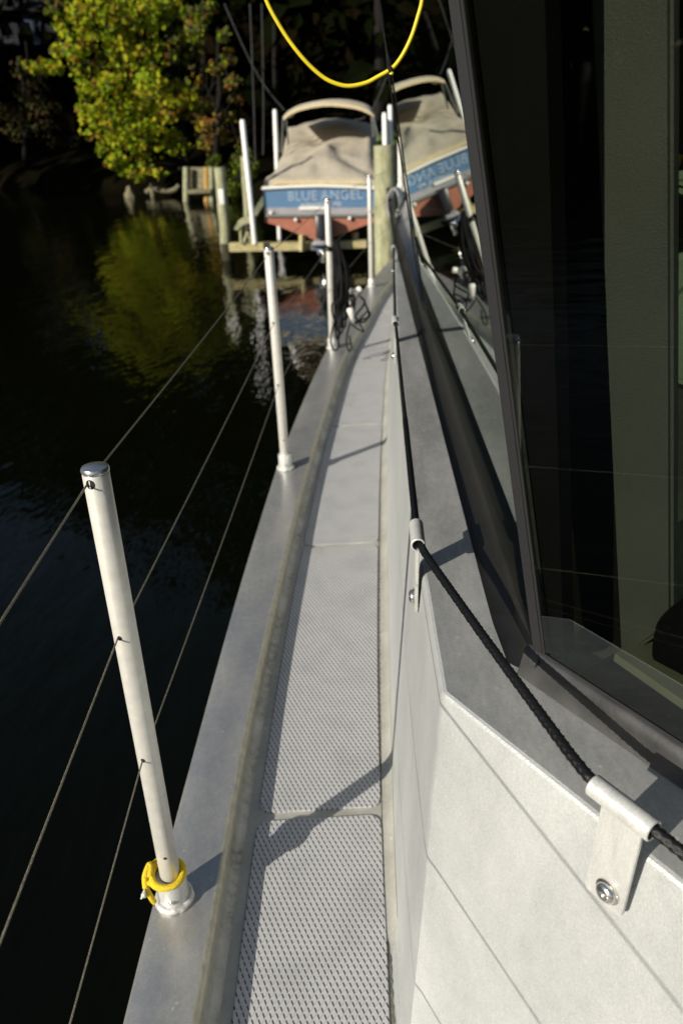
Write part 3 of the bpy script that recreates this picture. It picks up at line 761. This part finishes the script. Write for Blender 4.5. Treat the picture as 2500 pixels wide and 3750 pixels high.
# ------------------------------------------------------------------ foliage
def leaves(bm, centre, rad, n, size, mats, wts, squash=(1, 1, .8)):
    cum = np.cumsum(wts) / sum(wts)
    for _ in range(n):
        d = rng.normal(size=3); d /= np.linalg.norm(d); r_ = rad * rng.uniform(0, 1) ** .4
        c = Vector((centre[0] + d[0] * r_ * squash[0], centre[1] + d[1] * r_ * squash[1], centre[2] + d[2] * r_ * squash[2]))
        nrm = Vector((rng.normal(0, .8) - .35, rng.normal(0, .8) - .5, rng.normal(.4, .6))); nrm.normalize()
        a = nrm.orthogonal().normalized(); a.rotate(Matrix.Rotation(rng.uniform(0, 6.28), 3, nrm)); b = nrm.cross(a)
        s_ = size * rng.uniform(.45, 1.4)
        q = [c + a * s_, c + a * .25 * s_ + b * .55 * s_, c - a * .7 * s_, c + a * .2 * s_ - b * .6 * s_]
        q[1] += nrm * .18 * s_; q[3] += nrm * .18 * s_
        f = bm.faces.new([bm.verts.new(p) for p in q]); f.material_index = mats[int(np.searchsorted(cum, rng.uniform()))]
def limb(bm, a, b, r0, r1, wob=.3, n=7):
    a, b = Vector(a), Vector(b); pts = []; rr = []
    for i in range(n + 1):
        t = i / n; p = a + (b - a) * t
        if 0 < i < n: p += Vector(rng.normal(0, wob * .3, 3))
        pts.append(p); rr.append(r0 + (r1 - r0) * t)
    tube(bm, pts, rr, 8)

# the bright maple: leaf clumps hung round its limbs
clumps = [(260, 40, 60), (330, 15, 75), (410, 25, 80), (200, 30, 40), (300, 75, 45), (225, 90, 30), (300, 150, 60), (370, 120, 55), (440, 150, 70), (525, 110, 65), (570, 60, 60), (480, 50, 55), (560, 10, 60), (640, 30, 50),
          (215, 185, 32), (270, 190, 48), (160, 245, 34), (205, 245, 34), (290, 265, 45), (350, 220, 60), (430, 230, 75), (520, 210, 72), (590, 200, 58), (650, 150, 50), (665, 215, 40),
          (320, 335, 42), (395, 320, 68), (480, 310, 78), (560, 310, 70), (640, 340, 56), (690, 360, 42), (310, 410, 36), (375, 420, 58), (455, 420, 78), (545, 400, 70), (620, 400, 58), (690, 410, 45),
          (330, 480, 42), (405, 490, 60), (480, 500, 68), (560, 480, 58), (640, 510, 46), (375, 545, 36), (440, 560, 58), (520, 560, 58), (610, 545, 50), (672, 540, 36), (455, 615, 38), (505, 632, 46), (580, 625, 38), (412, 590, 34), (750, 460, 40), (760, 520, 42), (810, 500, 34), (720, 120, 46), (745, 60, 40), (700, 60, 40), (720, 300, 40), (760, 380, 42), (805, 430, 36), (835, 210, 34), (790, 250, 34), (850, 300, 30), (730, 190, 36), (820, 130, 30), (130, 250, 24), (100, 235, 16), (240, 135, 22), (770, 20, 34), (870, 360, 28)]
mt = empty('maple_tree', (-8.6, 37.4, -.6), 'bright green and gold maple overhanging the dark water', 'tree')
bm = bmesh.new(); trunk_top_ = Vector((-8.4, 37.2, 9))
limb(bm, (-8.6, 37.4, -1.0), trunk_top_, .34, .12, .35, 10)
cl3 = []
for px, py, r_ in clumps:
    Y = 35.2 + rng.uniform(-1.9, 1.5) + (.6 if px > 600 else 0); p = at(px, py, Y); rad = r_ * Y / FPX * .84; cl3.append((p, rad, px, py))
for p, rad, px, py in cl3[::3]:
    limb(bm, Vector((-8.5, 37.2, max(-.3, p.z - rng.uniform(.3, 1.6)))), p, .07, .02, .35, 5)
obj('trunk', bm, M['bark'], mt)
bm = bmesh.new()
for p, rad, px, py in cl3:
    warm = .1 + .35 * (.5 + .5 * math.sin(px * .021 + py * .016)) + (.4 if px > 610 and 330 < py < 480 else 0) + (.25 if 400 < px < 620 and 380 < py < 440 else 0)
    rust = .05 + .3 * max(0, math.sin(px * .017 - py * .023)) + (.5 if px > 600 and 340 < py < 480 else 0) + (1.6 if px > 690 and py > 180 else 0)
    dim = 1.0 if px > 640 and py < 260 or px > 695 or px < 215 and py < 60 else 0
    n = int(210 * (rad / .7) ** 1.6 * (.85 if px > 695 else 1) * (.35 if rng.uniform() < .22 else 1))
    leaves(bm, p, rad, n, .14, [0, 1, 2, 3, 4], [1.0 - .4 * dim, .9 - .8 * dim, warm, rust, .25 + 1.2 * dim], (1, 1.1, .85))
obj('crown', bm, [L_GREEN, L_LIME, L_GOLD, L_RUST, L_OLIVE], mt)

def small_tree(name, lab, clist, Y0, mats, wts, leaf, dens, base, top):
    e = empty(name, base, lab, 'tree')
    bm = bmesh.new(); limb(bm, base, top, .14, .05, .3, 8); cs = []
    for px, py, r_ in clist:
        Y = Y0 + rng.uniform(-1, 1); p = at(px, py, Y); cs.append((p, r_ * Y / FPX))
        limb(bm, Vector(base) + (Vector(top) - Vector(base)) * rng.uniform(.4, .9), p, .04, .012, .2, 4)
    obj('trunk', bm, M['bark'], e); bm = bmesh.new()
    for p, rad in cs: leaves(bm, p, rad, int(dens * (rad / .6) ** 1.5), leaf, list(range(len(mats))), wts)
    obj('crown', bm, mats, e); return e
small_tree('brown_tree', 'dim brownish small tree at the left edge of the far bank', [(80, 250, 40), (130, 290, 50), (100, 340, 45), (140, 390, 45), (60, 420, 45), (20, 410, 40), (190, 400, 35), (100, 450, 40), (40, 460, 40), (160, 470, 35), (60, 500, 30), (200, 520, 25), (280, 525, 22)],
           43, [L_OLIVE, L_BROWN, L_DARK], [1, 1, .8], .12, 80, at(95, 668, 44), at(95, 150, 44))
small_tree('shore_sapling', 'brown-leaved sapling behind the left wooden piling', [(770, 560, 30), (800, 470, 34), (840, 430, 28), (870, 520, 26), (740, 500, 26), (790, 410, 24), (850, 360, 22), (720, 430, 24), (870, 300, 18), (700, 250, 20), (850, 220, 22), (740, 200, 18)],
           34, [L_OLIVE, L_BROWN, L_GOLD, L_DARK], [1, 1, .25, .6], .085, 60, at(790, 690, 34.2), at(800, 100, 34.2))
def bush(lab, clist, Y0, dens=130):
    b = at(clist[0][0], clist[0][1] + clist[0][2], Y0); e = empty('shore_bush', b, lab, 'bush', 'green bushes behind the boat lift')
    bm = bmesh.new()
    for px, py, r_ in clist: limb(bm, b, at(px, py, Y0), .03, .01, .1, 3)
    obj('stem', bm, M['bark'], e); bm = bmesh.new()
    for px, py, r_ in clist: leaves(bm, at(px, py, Y0 + rng.uniform(-.5, .5)), r_ * Y0 / FPX, int(dens * r_ / 32), .085, [0, 1, 2], [1, .6, .7])
    obj('crown', bm, [L_BUSH, L_GREEN, L_OLIVE], e)
bush('leafy green bush on the bank left of the covered boat', [(855, 640, 40), (880, 590, 36), (845, 690, 34), (905, 650, 36), (870, 705, 32), (920, 600, 30), (895, 560, 28)], 32)
bush('low green bush between the bulkhead and the left piling', [(775, 600, 20), (760, 625, 18), (790, 580, 18)], 32)
bush('green bush behind the right end of the covered boat', [(1400, 560, 36), (1440, 540, 34), (1370, 540, 30), (1420, 500, 28)], 32)

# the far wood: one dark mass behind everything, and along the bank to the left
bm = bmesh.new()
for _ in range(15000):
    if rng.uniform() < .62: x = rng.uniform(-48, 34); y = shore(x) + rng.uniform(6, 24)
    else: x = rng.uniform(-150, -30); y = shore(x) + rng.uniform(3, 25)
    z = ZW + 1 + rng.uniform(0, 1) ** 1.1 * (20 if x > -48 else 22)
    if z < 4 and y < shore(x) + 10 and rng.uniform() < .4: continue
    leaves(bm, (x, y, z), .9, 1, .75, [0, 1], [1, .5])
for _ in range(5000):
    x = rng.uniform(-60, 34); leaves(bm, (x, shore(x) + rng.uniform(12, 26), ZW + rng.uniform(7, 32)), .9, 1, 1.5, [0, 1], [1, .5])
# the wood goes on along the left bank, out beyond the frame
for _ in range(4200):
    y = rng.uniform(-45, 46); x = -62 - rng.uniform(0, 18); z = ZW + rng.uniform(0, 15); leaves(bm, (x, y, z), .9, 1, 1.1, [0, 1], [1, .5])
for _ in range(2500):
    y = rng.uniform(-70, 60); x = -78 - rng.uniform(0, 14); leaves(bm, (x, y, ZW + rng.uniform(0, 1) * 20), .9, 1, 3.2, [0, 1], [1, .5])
for _ in range(7000):  # unseen leaf cluster off to the left, added to shade the far bank
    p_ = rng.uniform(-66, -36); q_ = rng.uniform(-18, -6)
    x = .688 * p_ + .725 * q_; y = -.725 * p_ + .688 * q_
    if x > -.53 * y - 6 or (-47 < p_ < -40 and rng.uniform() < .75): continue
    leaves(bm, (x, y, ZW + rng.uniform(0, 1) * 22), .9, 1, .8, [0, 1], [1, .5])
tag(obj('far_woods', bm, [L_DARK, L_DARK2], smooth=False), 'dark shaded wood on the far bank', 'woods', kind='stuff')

# individual trunks in front of it
for (px, py0, py1, Y, r_, lab) in ((1385, 330, -200, 40, .28, 'thick grey tree trunk standing behind the knot of the yellow cord'), (1000, 640, -200, 39, .12, 'slim dark trunk behind the covered boat canopy, left'), (740, 640, -200, 39, .10, 'slim dark trunk right of the bright maple')):
    a = at(px, 640, Y); b = at(px + 10, py1, Y); e = empty('tree', a, lab, 'tree')
    bm = bmesh.new(); limb(bm, a, b, r_, r_ * .8, .12, 8); obj('trunk', bm, M['bark'], e)
    bm = bmesh.new(); leaves(bm, b + Vector((0, 0, 3)), 2.6, 500, .22, [0, 1], [1, .4]); obj('crown', bm, [L_DARK, L_DARK2], e)

# house far back at the left
hb = at(120, 170, 58); e = empty('house', hb, 'dark blue-grey house half hidden behind the maple', 'house')
bm = bmesh.new(); slab(bm, [at(-120, 175, 58), at(520, 150, 58), at(520, 60, 58), at(-120, 40, 58)], (0, 6, 0)); obj('wall', bm, M['houseroof'], e, smooth=False)
bm = bmesh.new(); slab(bm, [at(72, 168, 57.8), at(150, 162, 57.8), at(148, 55, 57.8), at(75, 50, 57.8)], (0, .12, 0)); obj('siding_panel', bm, M['housewall'], e, smooth=False)
bm = bmesh.new(); slab(bm, [at(270, 125, 57.8), at(420, 115, 57.8), at(420, 55, 57.8), at(270, 60, 57.8)], (0, .12, 0)); obj('siding_panel', bm, M['housewall'], e, smooth=False)
bm = bmesh.new(); slab(bm, [at(-160, 30, 57), at(540, 52, 57), at(540, -90, 60), at(-160, -110, 60)], (0, 1, .2)); obj('roof', bm, M['houseroof'], e, smooth=False)
bm = bmesh.new(); box(bm, at(70, 150, 57), (.35, .4, .5), None, .1); box(bm, at(48, 152, 57), (.5, .4, .22), None, .08); box(bm, at(25, 152, 57), (.25, .3, .22), None, .08)
tag(obj('garden_chair', bm, M['housetrim']), 'small white garden furniture in front of the dark house', 'furniture')

# ------------------------------------------------------------------ bulkhead, driftwood
e = empty('bulkhead', at(705, 720, 32), 'short weathered timber bulkhead at the water edge left of the pilings', 'bulkhead')
bm = bmesh.new()
for i, py in enumerate((632, 652, 672, 692)):
    a, b = at(700, py, 32), at(775, py + 2, 31.7); d = b - a
    slab(bm, [a, b, b + Vector((0, 0, .19)), a + Vector((0, 0, .19))], (0, .08, 0))
obj('board', bm, M['bulkhead'], e, smooth=False)
for px, m_ in ((682, 'piling'), (758, 'rotten'), (775, 'piling')):
    bm = bmesh.new(); a = at(px, 740, 31.7); tube(bm, [a, at(px, 612, 31.7)], .12, 12); obj('post', bm, M[m_], e)
bm = bmesh.new(); box(bm, at(735, 700, 31.6), (.9, .5, .14), None, .02); obj('ledge_board', bm, M['bulkhead'], e)
bm = bmesh.new()
lg = [at(535, 705, 34.8), at(560, 690, 34.8), at(600, 698, 34.7), at(640, 695, 34.7), at(655, 680, 34.8)]; tube(bm, spline(lg, 5), .10, 8)
tube(bm, [at(555, 672, 34.8), at(560, 722, 34.7)], .09, 8)
tag(obj('driftwood_log', bm, M['bulkhead']), 'pale driftwood log lying along the bank below the maple', 'log')
bm = bmesh.new(); c = at(478, 712, 34.8); bmesh.ops.create_icosphere(bm, subdivisions=2, radius=.3)
for v in bm.verts: v.co = Vector((v.co.x * .8, v.co.y * .7, v.co.z * 1.1)) * (1 + .2 * math.sin(v.co.x * 14 + v.co.z * 9)) + c
tag(obj('shore_rock', bm, M['bulkhead'], smooth=False), 'small pale rock at the water edge below the maple', 'rock')

# ------------------------------------------------------------------ pilings and boat lift
def zq(zx, zy): return (750 + zx / 2.0907, 300 + zy / 2.0907)      # survey sheet of the lift
def zat(zx, zy, Y): return at(*zq(zx, zy), Y)
def piling(a, b, r_, lab, wet=True, Y=0):
    e = empty('wood_piling', a, lab, 'piling', 'wooden pilings of the boat lift')
    a2 = Vector((a.x, a.y, ZW - .8)); n = 9
    bm = bmesh.new(); tube(bm, [a2 + (b - a2) * (i / n) + Vector((rng.normal(0, .006), 0, 0)) for i in range(n + 1)], [r_ * (1.05 - .1 * i / n) for i in range(n + 1)], 20)
    obj('shaft', bm, M['piling'], e)
    bm = bmesh.new(); q = a2 + (b - a2) * ((ZW + .35 - a2.z) / (b.z - a2.z)); q0 = a2 + (b - a2) * ((ZW - .2 - a2.z) / (b.z - a2.z)); tube(bm, [q0, q], r_ * 1.07, 20); obj('wet_band', bm, M['wetwood'], e)
    return e
pA = piling(zat(175, 1380, 17.4), zat(112, 655, 17.4), .118, 'slim pale piling at the left end of the lift beam')
bm = bmesh.new(); c = zat(128, 880, 17.1); box(bm, c, (.10, .03, .30), None, .01); obj('sign_plate', bm, M['pvc'], pA)
piling(zat(355, 1480, 21), zat(300, 570, 21), .09, 'thin orange-stained piling behind the left guide pole')
piling(zat(1380, 1440, 11.6), zat(1378, 485, 11.6), .158, 'thick greenish piling nearest the deck, right of the covered boat')
lift = empty('boat_lift', zat(700, 1270, 16.6), 'timber boat lift cradle with a long beam under the covered boat', 'boat lift')
def beam(name, a, b, h, d, mat='beam'):
    a, b = Vector(a), Vector(b); bm = bmesh.new(); u = Vector((0, 0, h))
    slab(bm, [a - u / 2, b - u / 2, b + u / 2, a + u / 2], (0, d, 0)); bmesh.ops.bevel(bm, geom=bm.edges[:], offset=.012, segments=1, affect='EDGES'); return obj(name, bm, M[mat], lift)
beam('beam', zat(185, 1270, 16.5), zat(732, 1262, 16.5), .17, .2)
beam('beam', zat(748, 1262, 16.55), zat(1240, 1245, 16.55), .15, .2)
beam('beam', zat(540, 1330, 19.5), zat(900, 1320, 19.5), .16, .2)
bm = bmesh.new(); a, b = zat(745, 1295, 16.45), zat(745, 1170, 16.45); tube(bm, [a, b], .07, 4); obj('bunk_post', bm, M['beam'], lift)
bm = bmesh.new(); tube(bm, [zat(1150, 1260, 16.8), zat(1150, 1150, 16.8)], .07, 4); obj('bunk_post', bm, M['beam'], lift)
# small roofed guide block
bm = bmesh.new(); slab(bm, [zat(222, 1130, 16.4), zat(258, 1060, 16.4), zat(300, 1035, 16.4), zat(380, 1030, 16.4), zat(372, 1075, 16.4), zat(300, 1090, 16.4), zat(250, 1135, 16.4)], (0, .3, 0)); gb = obj('guide_block', bm, M['piling'], lift, smooth=False)
for q0, q1 in (((275, 1090), (280, 1240)), ((362, 1080), (368, 1240)), ((300, 1230), (330, 1150)), ((330, 1150), (362, 1230))):
    bm = bmesh.new(); tube(bm, [zat(*q1, 16.45), zat(*q0, 16.45)], .032, 4); obj('strut', bm, M['piling'], gb)
bm = bmesh.new(); tube(bm, [zat(380, 1010, 17), zat(450, 900, 17.4)], .08, 4); obj('bunk_board', bm, M['piling'], lift)
for a, b, Y in (((384, 1240), (287, 288), 16.3), ((551, 625), (536, 210), 20.5), ((1380, 490), (1375, 235), 17.2), ((1424, 470), (1417, 175), 19.5)):
    bm = bmesh.new(); p0, p1_ = zat(*a, Y), zat(*b, Y)
    if a[1] < 700: p0 = p0 - (p1_ - p0).normalized() * 2.2
    tube(bm, [p0, p1_ - (p1_ - p0) * .012, p1_], [.052, .052, .036], 14); obj('guide_pole', bm, M['pvc'], lift)
for i, (q0, q1, lab) in enumerate(((((500, 1020)), (-40, -420), 'leftmost thin grey lift cable, hanging steeply'), ((610, 215), (150, -600), 'long thin grey cable slanting down to the boat canopy'), ((385, 640), (345, -600), 'upright thin grey cable beside the left guide pole'), ((1140, 290), (1390, -40), 'thin grey cable slanting up right from the boat canopy'))):
    p, q = ((490, 1300), (485, 1060)) if i == 0 else (q0, q1)
    if i == 0: p, q = (445, 560), (435, -600)
    Y = (18.5, 18.3, 18.0, 18.4)[i]
    bm = bmesh.new(); a, b = zat(*q, Y), zat(*p, Y); tube(bm, [a + (b - a) * t - Vector((0, 0, .25 * math.sin(math.pi * t))) for t in np.linspace(0, 1, 12)], .011, 6)
    tag(obj('lift_cable', bm, plain('grey_cable', (.05, .05, .05), .5) if i == 0 else bpy.data.materials['grey_cable']), lab, 'cable', 'cables of the boat lift')

# ------------------------------------------------------------------ covered boat on the lift
YT = 16.5
cb = empty('covered_boat', zat(880, 1215, YT), 'blue motorboat under a tan cover, raised on the timber lift', 'boat')
def hull_rows(outline, mat, name, parent, mats):
    """loft an open transom outline forward to the bow"""
    bm = bmesh.new(); rows = []; L = 6.6
    ctr = zat(880, 815, YT)
    for i in range(13):
        t = i / 12; y = t * L; k_ = 1 - max(0, (t - .35) / .65) ** 2.2; row = []
        for p in outline:
            dx = p.x - ctr.x; dz = p.z - ctr.z
            row.append(Vector((ctr.x + dx * max(.03, k_), YT + y, ctr.z + dz * (1 - .25 * t * t) + .25 * t * t)))
        rows.append(row)
    V, F = grid(bm, rows); bm.faces.new(V[0]); bmesh.ops.recalc_face_normals(bm, faces=bm.faces); return obj(name, bm, mats, parent, angle=35)
def zz(lst): return [zat(*q, YT) for q in lst]
hull_rows(zz([(440, 826), (447, 900), (455, 962), (640, 962), (880, 962), (1120, 962), (1302, 960), (1309, 900), (1316, 826), (1100, 812), (880, 806), (660, 812)]), 0, 'hull', cb, M['hullblue'])
hull_rows(zz([(455.2, 962), (460, 1010), (640, 1012), (880, 1012), (1120, 1012), (1297, 1010), (1301.8, 960), (880, 962)]), 0, 'boot_band', cb, M['bootgrey'])
hull_rows(zz([(460, 1032), (458, 1075), (520, 1090), (590, 1115), (700, 1160), (850, 1213), (920, 1213), (1060, 1160), (1150, 1125), (1250, 1090), (1300, 1075), (1298, 1032), (880, 1036)]), 0, 'bottom', cb, M['antifoul'])
bm = bmesh.new()
for a, b in zip(zz([(438, 815), (660, 802), (880, 796), (1100, 802), (1318, 815)]), zz([(660, 802), (880, 796), (1100, 802), (1318, 815)])):
    tube(bm, [a + Vector((0, -.03, 0)), b + Vector((0, -.03, 0))], .034, 10)
for s_ in ((440, 818), (1316, 818)):
    a = zat(*s_, YT); tube(bm, [a, a + Vector((.0, 2.2, .02)), a + Vector((-.25 if s_[0] > 800 else .25, 4.5, .1))], .03, 8)
obj('rub_rail', bm, M['white'], cb)
bm = bmesh.new(); a, b = zat(465, 1022, YT - .06), zat(1240, 1022, YT - .06); slab(bm, [a - Vector((0, 0, .026)), b - Vector((0, 0, .026)), b + Vector((0, 0, .026)), a + Vector((0, 0, .026))], (0, .05, 0)); obj('trim_strip', bm, M['chrome'], cb, smooth=False)
bm = bmesh.new(); a, b = zat(720, 968, YT - .03), zat(925, 964, YT - .03); slab(bm, [a - Vector((0, 0, .03)), b - Vector((0, 0, .03)), b + Vector((0, 0, .03)), a + Vector((0, 0, .03))], (0, .02, 0)); obj('step_plate', bm, M['white'], cb, smooth=False)
for q in ((508, 1003), (698, 1056), (1110, 1045)):
    bm = bmesh.new(); bmesh.ops.create_icosphere(bm, subdivisions=2, radius=.04, matrix=Matrix.Translation(zat(*q, YT - .05))); obj('through_hull', bm, M['white'], cb)
# lettering
def text(s, size, c, mat, name, track=1.0, al='CENTER'):
    cu = bpy.data.curves.new(name, 'FONT'); cu.body = s; cu.size = size; cu.align_x = al; cu.align_y = 'CENTER'; cu.extrude = .004; cu.space_character = track
    cu.resolution_u = 3; cu.offset = .003
    tmp = bpy.data.objects.new(name, cu); C.objects.link(tmp)
    dg = bpy.context.evaluated_depsgraph_get(); me = bpy.data.meshes.new_from_object(tmp.evaluated_get(dg))
    bpy.data.objects.remove(tmp); me.materials.clear(); me.materials.append(mat)
    o = bpy.data.objects.new(name, me); C.objects.link(o); o.parent = cb; o.location = c - wloc(cb); o.rotation_euler = (R(90), 0, 0); return o
text('BLUE', .255, zat(862, 873, YT - .012), M['letter'], 'name_lettering', 1.06, 'RIGHT')
text('ANGEL', .255, zat(888, 873, YT - .012), M['letter'], 'name_lettering', 1.06, 'LEFT')
text('ANNAPOLIS,', .105, zat(968, 938, YT - .012), M['letterw'], 'port_lettering', 1.05, 'RIGHT')
text('MD', .105, zat(984, 938, YT - .012), M['letterw'], 'port_lettering', 1.05, 'LEFT')
# outdrive
bm = bmesh.new(); box(bm, zat(890, 1110, YT - .25), (.20, .42, .46), Matrix.Rotation(R(-8), 3, 'X'), .05); od = obj('outdrive', bm, M['outdrive'], cb)
bm = bmesh.new(); box(bm, zat(880, 1225, YT - .32), (.26, .5, .07), None, .02); box(bm, zat(880, 1260, YT - .3), (.08, .3, .28), None, .03); obj('cavitation_plate', bm, M['bootgrey'], od)
bm = bmesh.new(); c = zat(895, 1290, YT - .45); lathe(bm, [(.01, -.12), (.05, -.09), (.075, 0), (.075, .2), (.05, .26)], c, rot=Matrix.Rotation(R(-90), 3, 'X'), seg=16)
for q in range(3):
    a = q * 2.094 + .5; box(bm, c + Vector((.13 * math.cos(a), -.06, .13 * math.sin(a))), (.20, .02, .12), Matrix.Rotation(-a, 3, 'Y') @ Matrix.Rotation(R(30), 3, 'X'), .008)
obj('propeller', bm, M['chrome'], od)
# mooring cover
R0 = [(455, 755), (520, 752), (640, 752), (760, 750), (900, 748), (1050, 750), (1180, 752), (1255, 754), (1302, 758)]
rws = [(16.58, R0),
       (17.0, [(490, 722), (535, 690), (650, 672), (770, 655), (920, 640), (1060, 655), (1190, 690), (1260, 705), (1305, 722)]),
       (17.5, [(535, 680), (560, 640), (660, 610), (770, 590), (925, 548), (1040, 605), (1180, 632), (1260, 645), (1306, 670)]),
       (18.0, [(570, 630), (585, 590), (690, 550), (800, 528), (940, 474), (1010, 528), (1150, 548), (1255, 568), (1308, 610)]),
       (18.7, [(590, 590), (605, 520), (700, 496), (810, 490), (935, 484), (1060, 452), (1180, 440), (1262, 430), (1312, 560)]),
       (19.6, [(605, 560), (622, 430), (710, 410), (830, 390), (930, 372), (1060, 372), (1180, 385), (1290, 398), (1318, 520)]),
       (20.7, [(615, 530), (640, 335), (720, 316), (810, 302), (890, 292), (1010, 284), (1150, 308), (1290, 332), (1318, 490)]),
       (21.6, [(660, 520), (690, 440), (760, 430), (830, 425), (900, 420), (1010, 420), (1120, 428), (1240, 440), (1270, 490)]),
       (22.8, [(800, 520), (820, 510), (850, 505), (880, 500), (910, 500), (940, 500), (980, 505), (1010, 510), (1030, 520)])]
bm = bmesh.new(); rows = [[zat(*q, Y) for q in r] for Y, r in rws]
rows.insert(0, [p + Vector((0, -.02, -.16)) for p in rows[0]])
grid(bm, rows); bmesh.ops.subdivide_edges(bm, edges=bm.edges[:], cuts=3, use_grid_fill=True, smooth=.12)
for v in bm.verts:
    a_ = math.atan2(v.co.x + 1.05, v.co.y - 18.0); rr_ = math.hypot(v.co.x + 1.05, v.co.y - 18.0)
    v.co.z += .085 * (abs(math.sin(a_ * 3.5 + 1.1)) ** .6 - .65) * min(1, rr_ * 1.4) * (1 if v.co.y > 16.7 else 0) + .016 * math.sin(v.co.x * 9 + v.co.y * 4) * math.sin(v.co.y * 6 - v.co.x * 3) + rng.normal(0, .003)
bmesh.ops.recalc_face_normals(bm, faces=bm.faces); obj('mooring_cover', bm, M['canvas'], cb, angle=180)
bm = bmesh.new(); slab(bm, [zat(522, 786, YT - .02), zat(880, 780, YT - .02), zat(1235, 786, YT - .02), zat(1235, 756, YT - .02), zat(880, 750, YT - .02), zat(522, 756, YT - .02)], (0, .06, 0)); obj('cover_hem', bm, M['canvas_hem'], cb, smooth=False)
for q in ([(700, 740), (735, 690), (768, 650)], [(830, 605), (900, 570), (985, 530)], [(952, 482), (1060, 575), (1130, 640), (1250, 690)], [(1050, 640), (1075, 700), (1090, 735)]):
    pass
# bimini top
def arch(lst, Y): return [zat(*q, Y) for q in lst]
bm = bmesh.new()
top = spline(arch([(597, 268), (640, 222), (720, 178), (830, 150), (950, 136), (1080, 142), (1190, 165), (1262, 200), (1300, 250)], 18.2), 4)
low = spline(arch([(603, 292), (648, 255), (725, 222), (830, 197), (950, 186), (1080, 196), (1180, 215), (1255, 246), (1294, 272)], 18.12), 4)
fwd = [p + Vector((0, 1.9, .05)) for p in top]; und = [p + Vector((0, 1.9, .02)) for p in low]
hem = [a + (b - a) * .55 + Vector((0, -.03, 0)) for a, b in zip(top, low)]
grid(bm, [hem, [p + Vector((0, .0, .0)) for p in top], fwd, [p + Vector((0, 0, -.05)) for p in fwd], [p + Vector((0, .03, -.05)) for p in top]])
bmesh.ops.recalc_face_normals(bm, faces=bm.faces); obj('bimini_top', bm, M['canvas'], cb, angle=60)
bm = bmesh.new(); grid(bm, [hem, low, [p + Vector((0, .05, .0)) for p in low], [p + Vector((0, .05, 0)) for p in hem]]); bmesh.ops.recalc_face_normals(bm, faces=bm.faces); obj('bimini_hem', bm, M['canvas_hem'], cb, angle=60)
for q0, q1, Y in (((600, 285), (583, 540), 18.2), ((620, 290), (640, 480), 18.6), ((1288, 268), (1330, 450), 18.2), ((1275, 268), (1290, 420), 18.7), ((1110, 300), (920, 470), 19.0), ((740, 320), (900, 400), 19.0)):
    if q0[0] in (1110, 740): continue
    bm = bmesh.new(); tube(bm, [zat(*q0, Y), zat(*q1, Y)], .022, 8); obj('bimini_frame', bm, M['chrome'], cb)
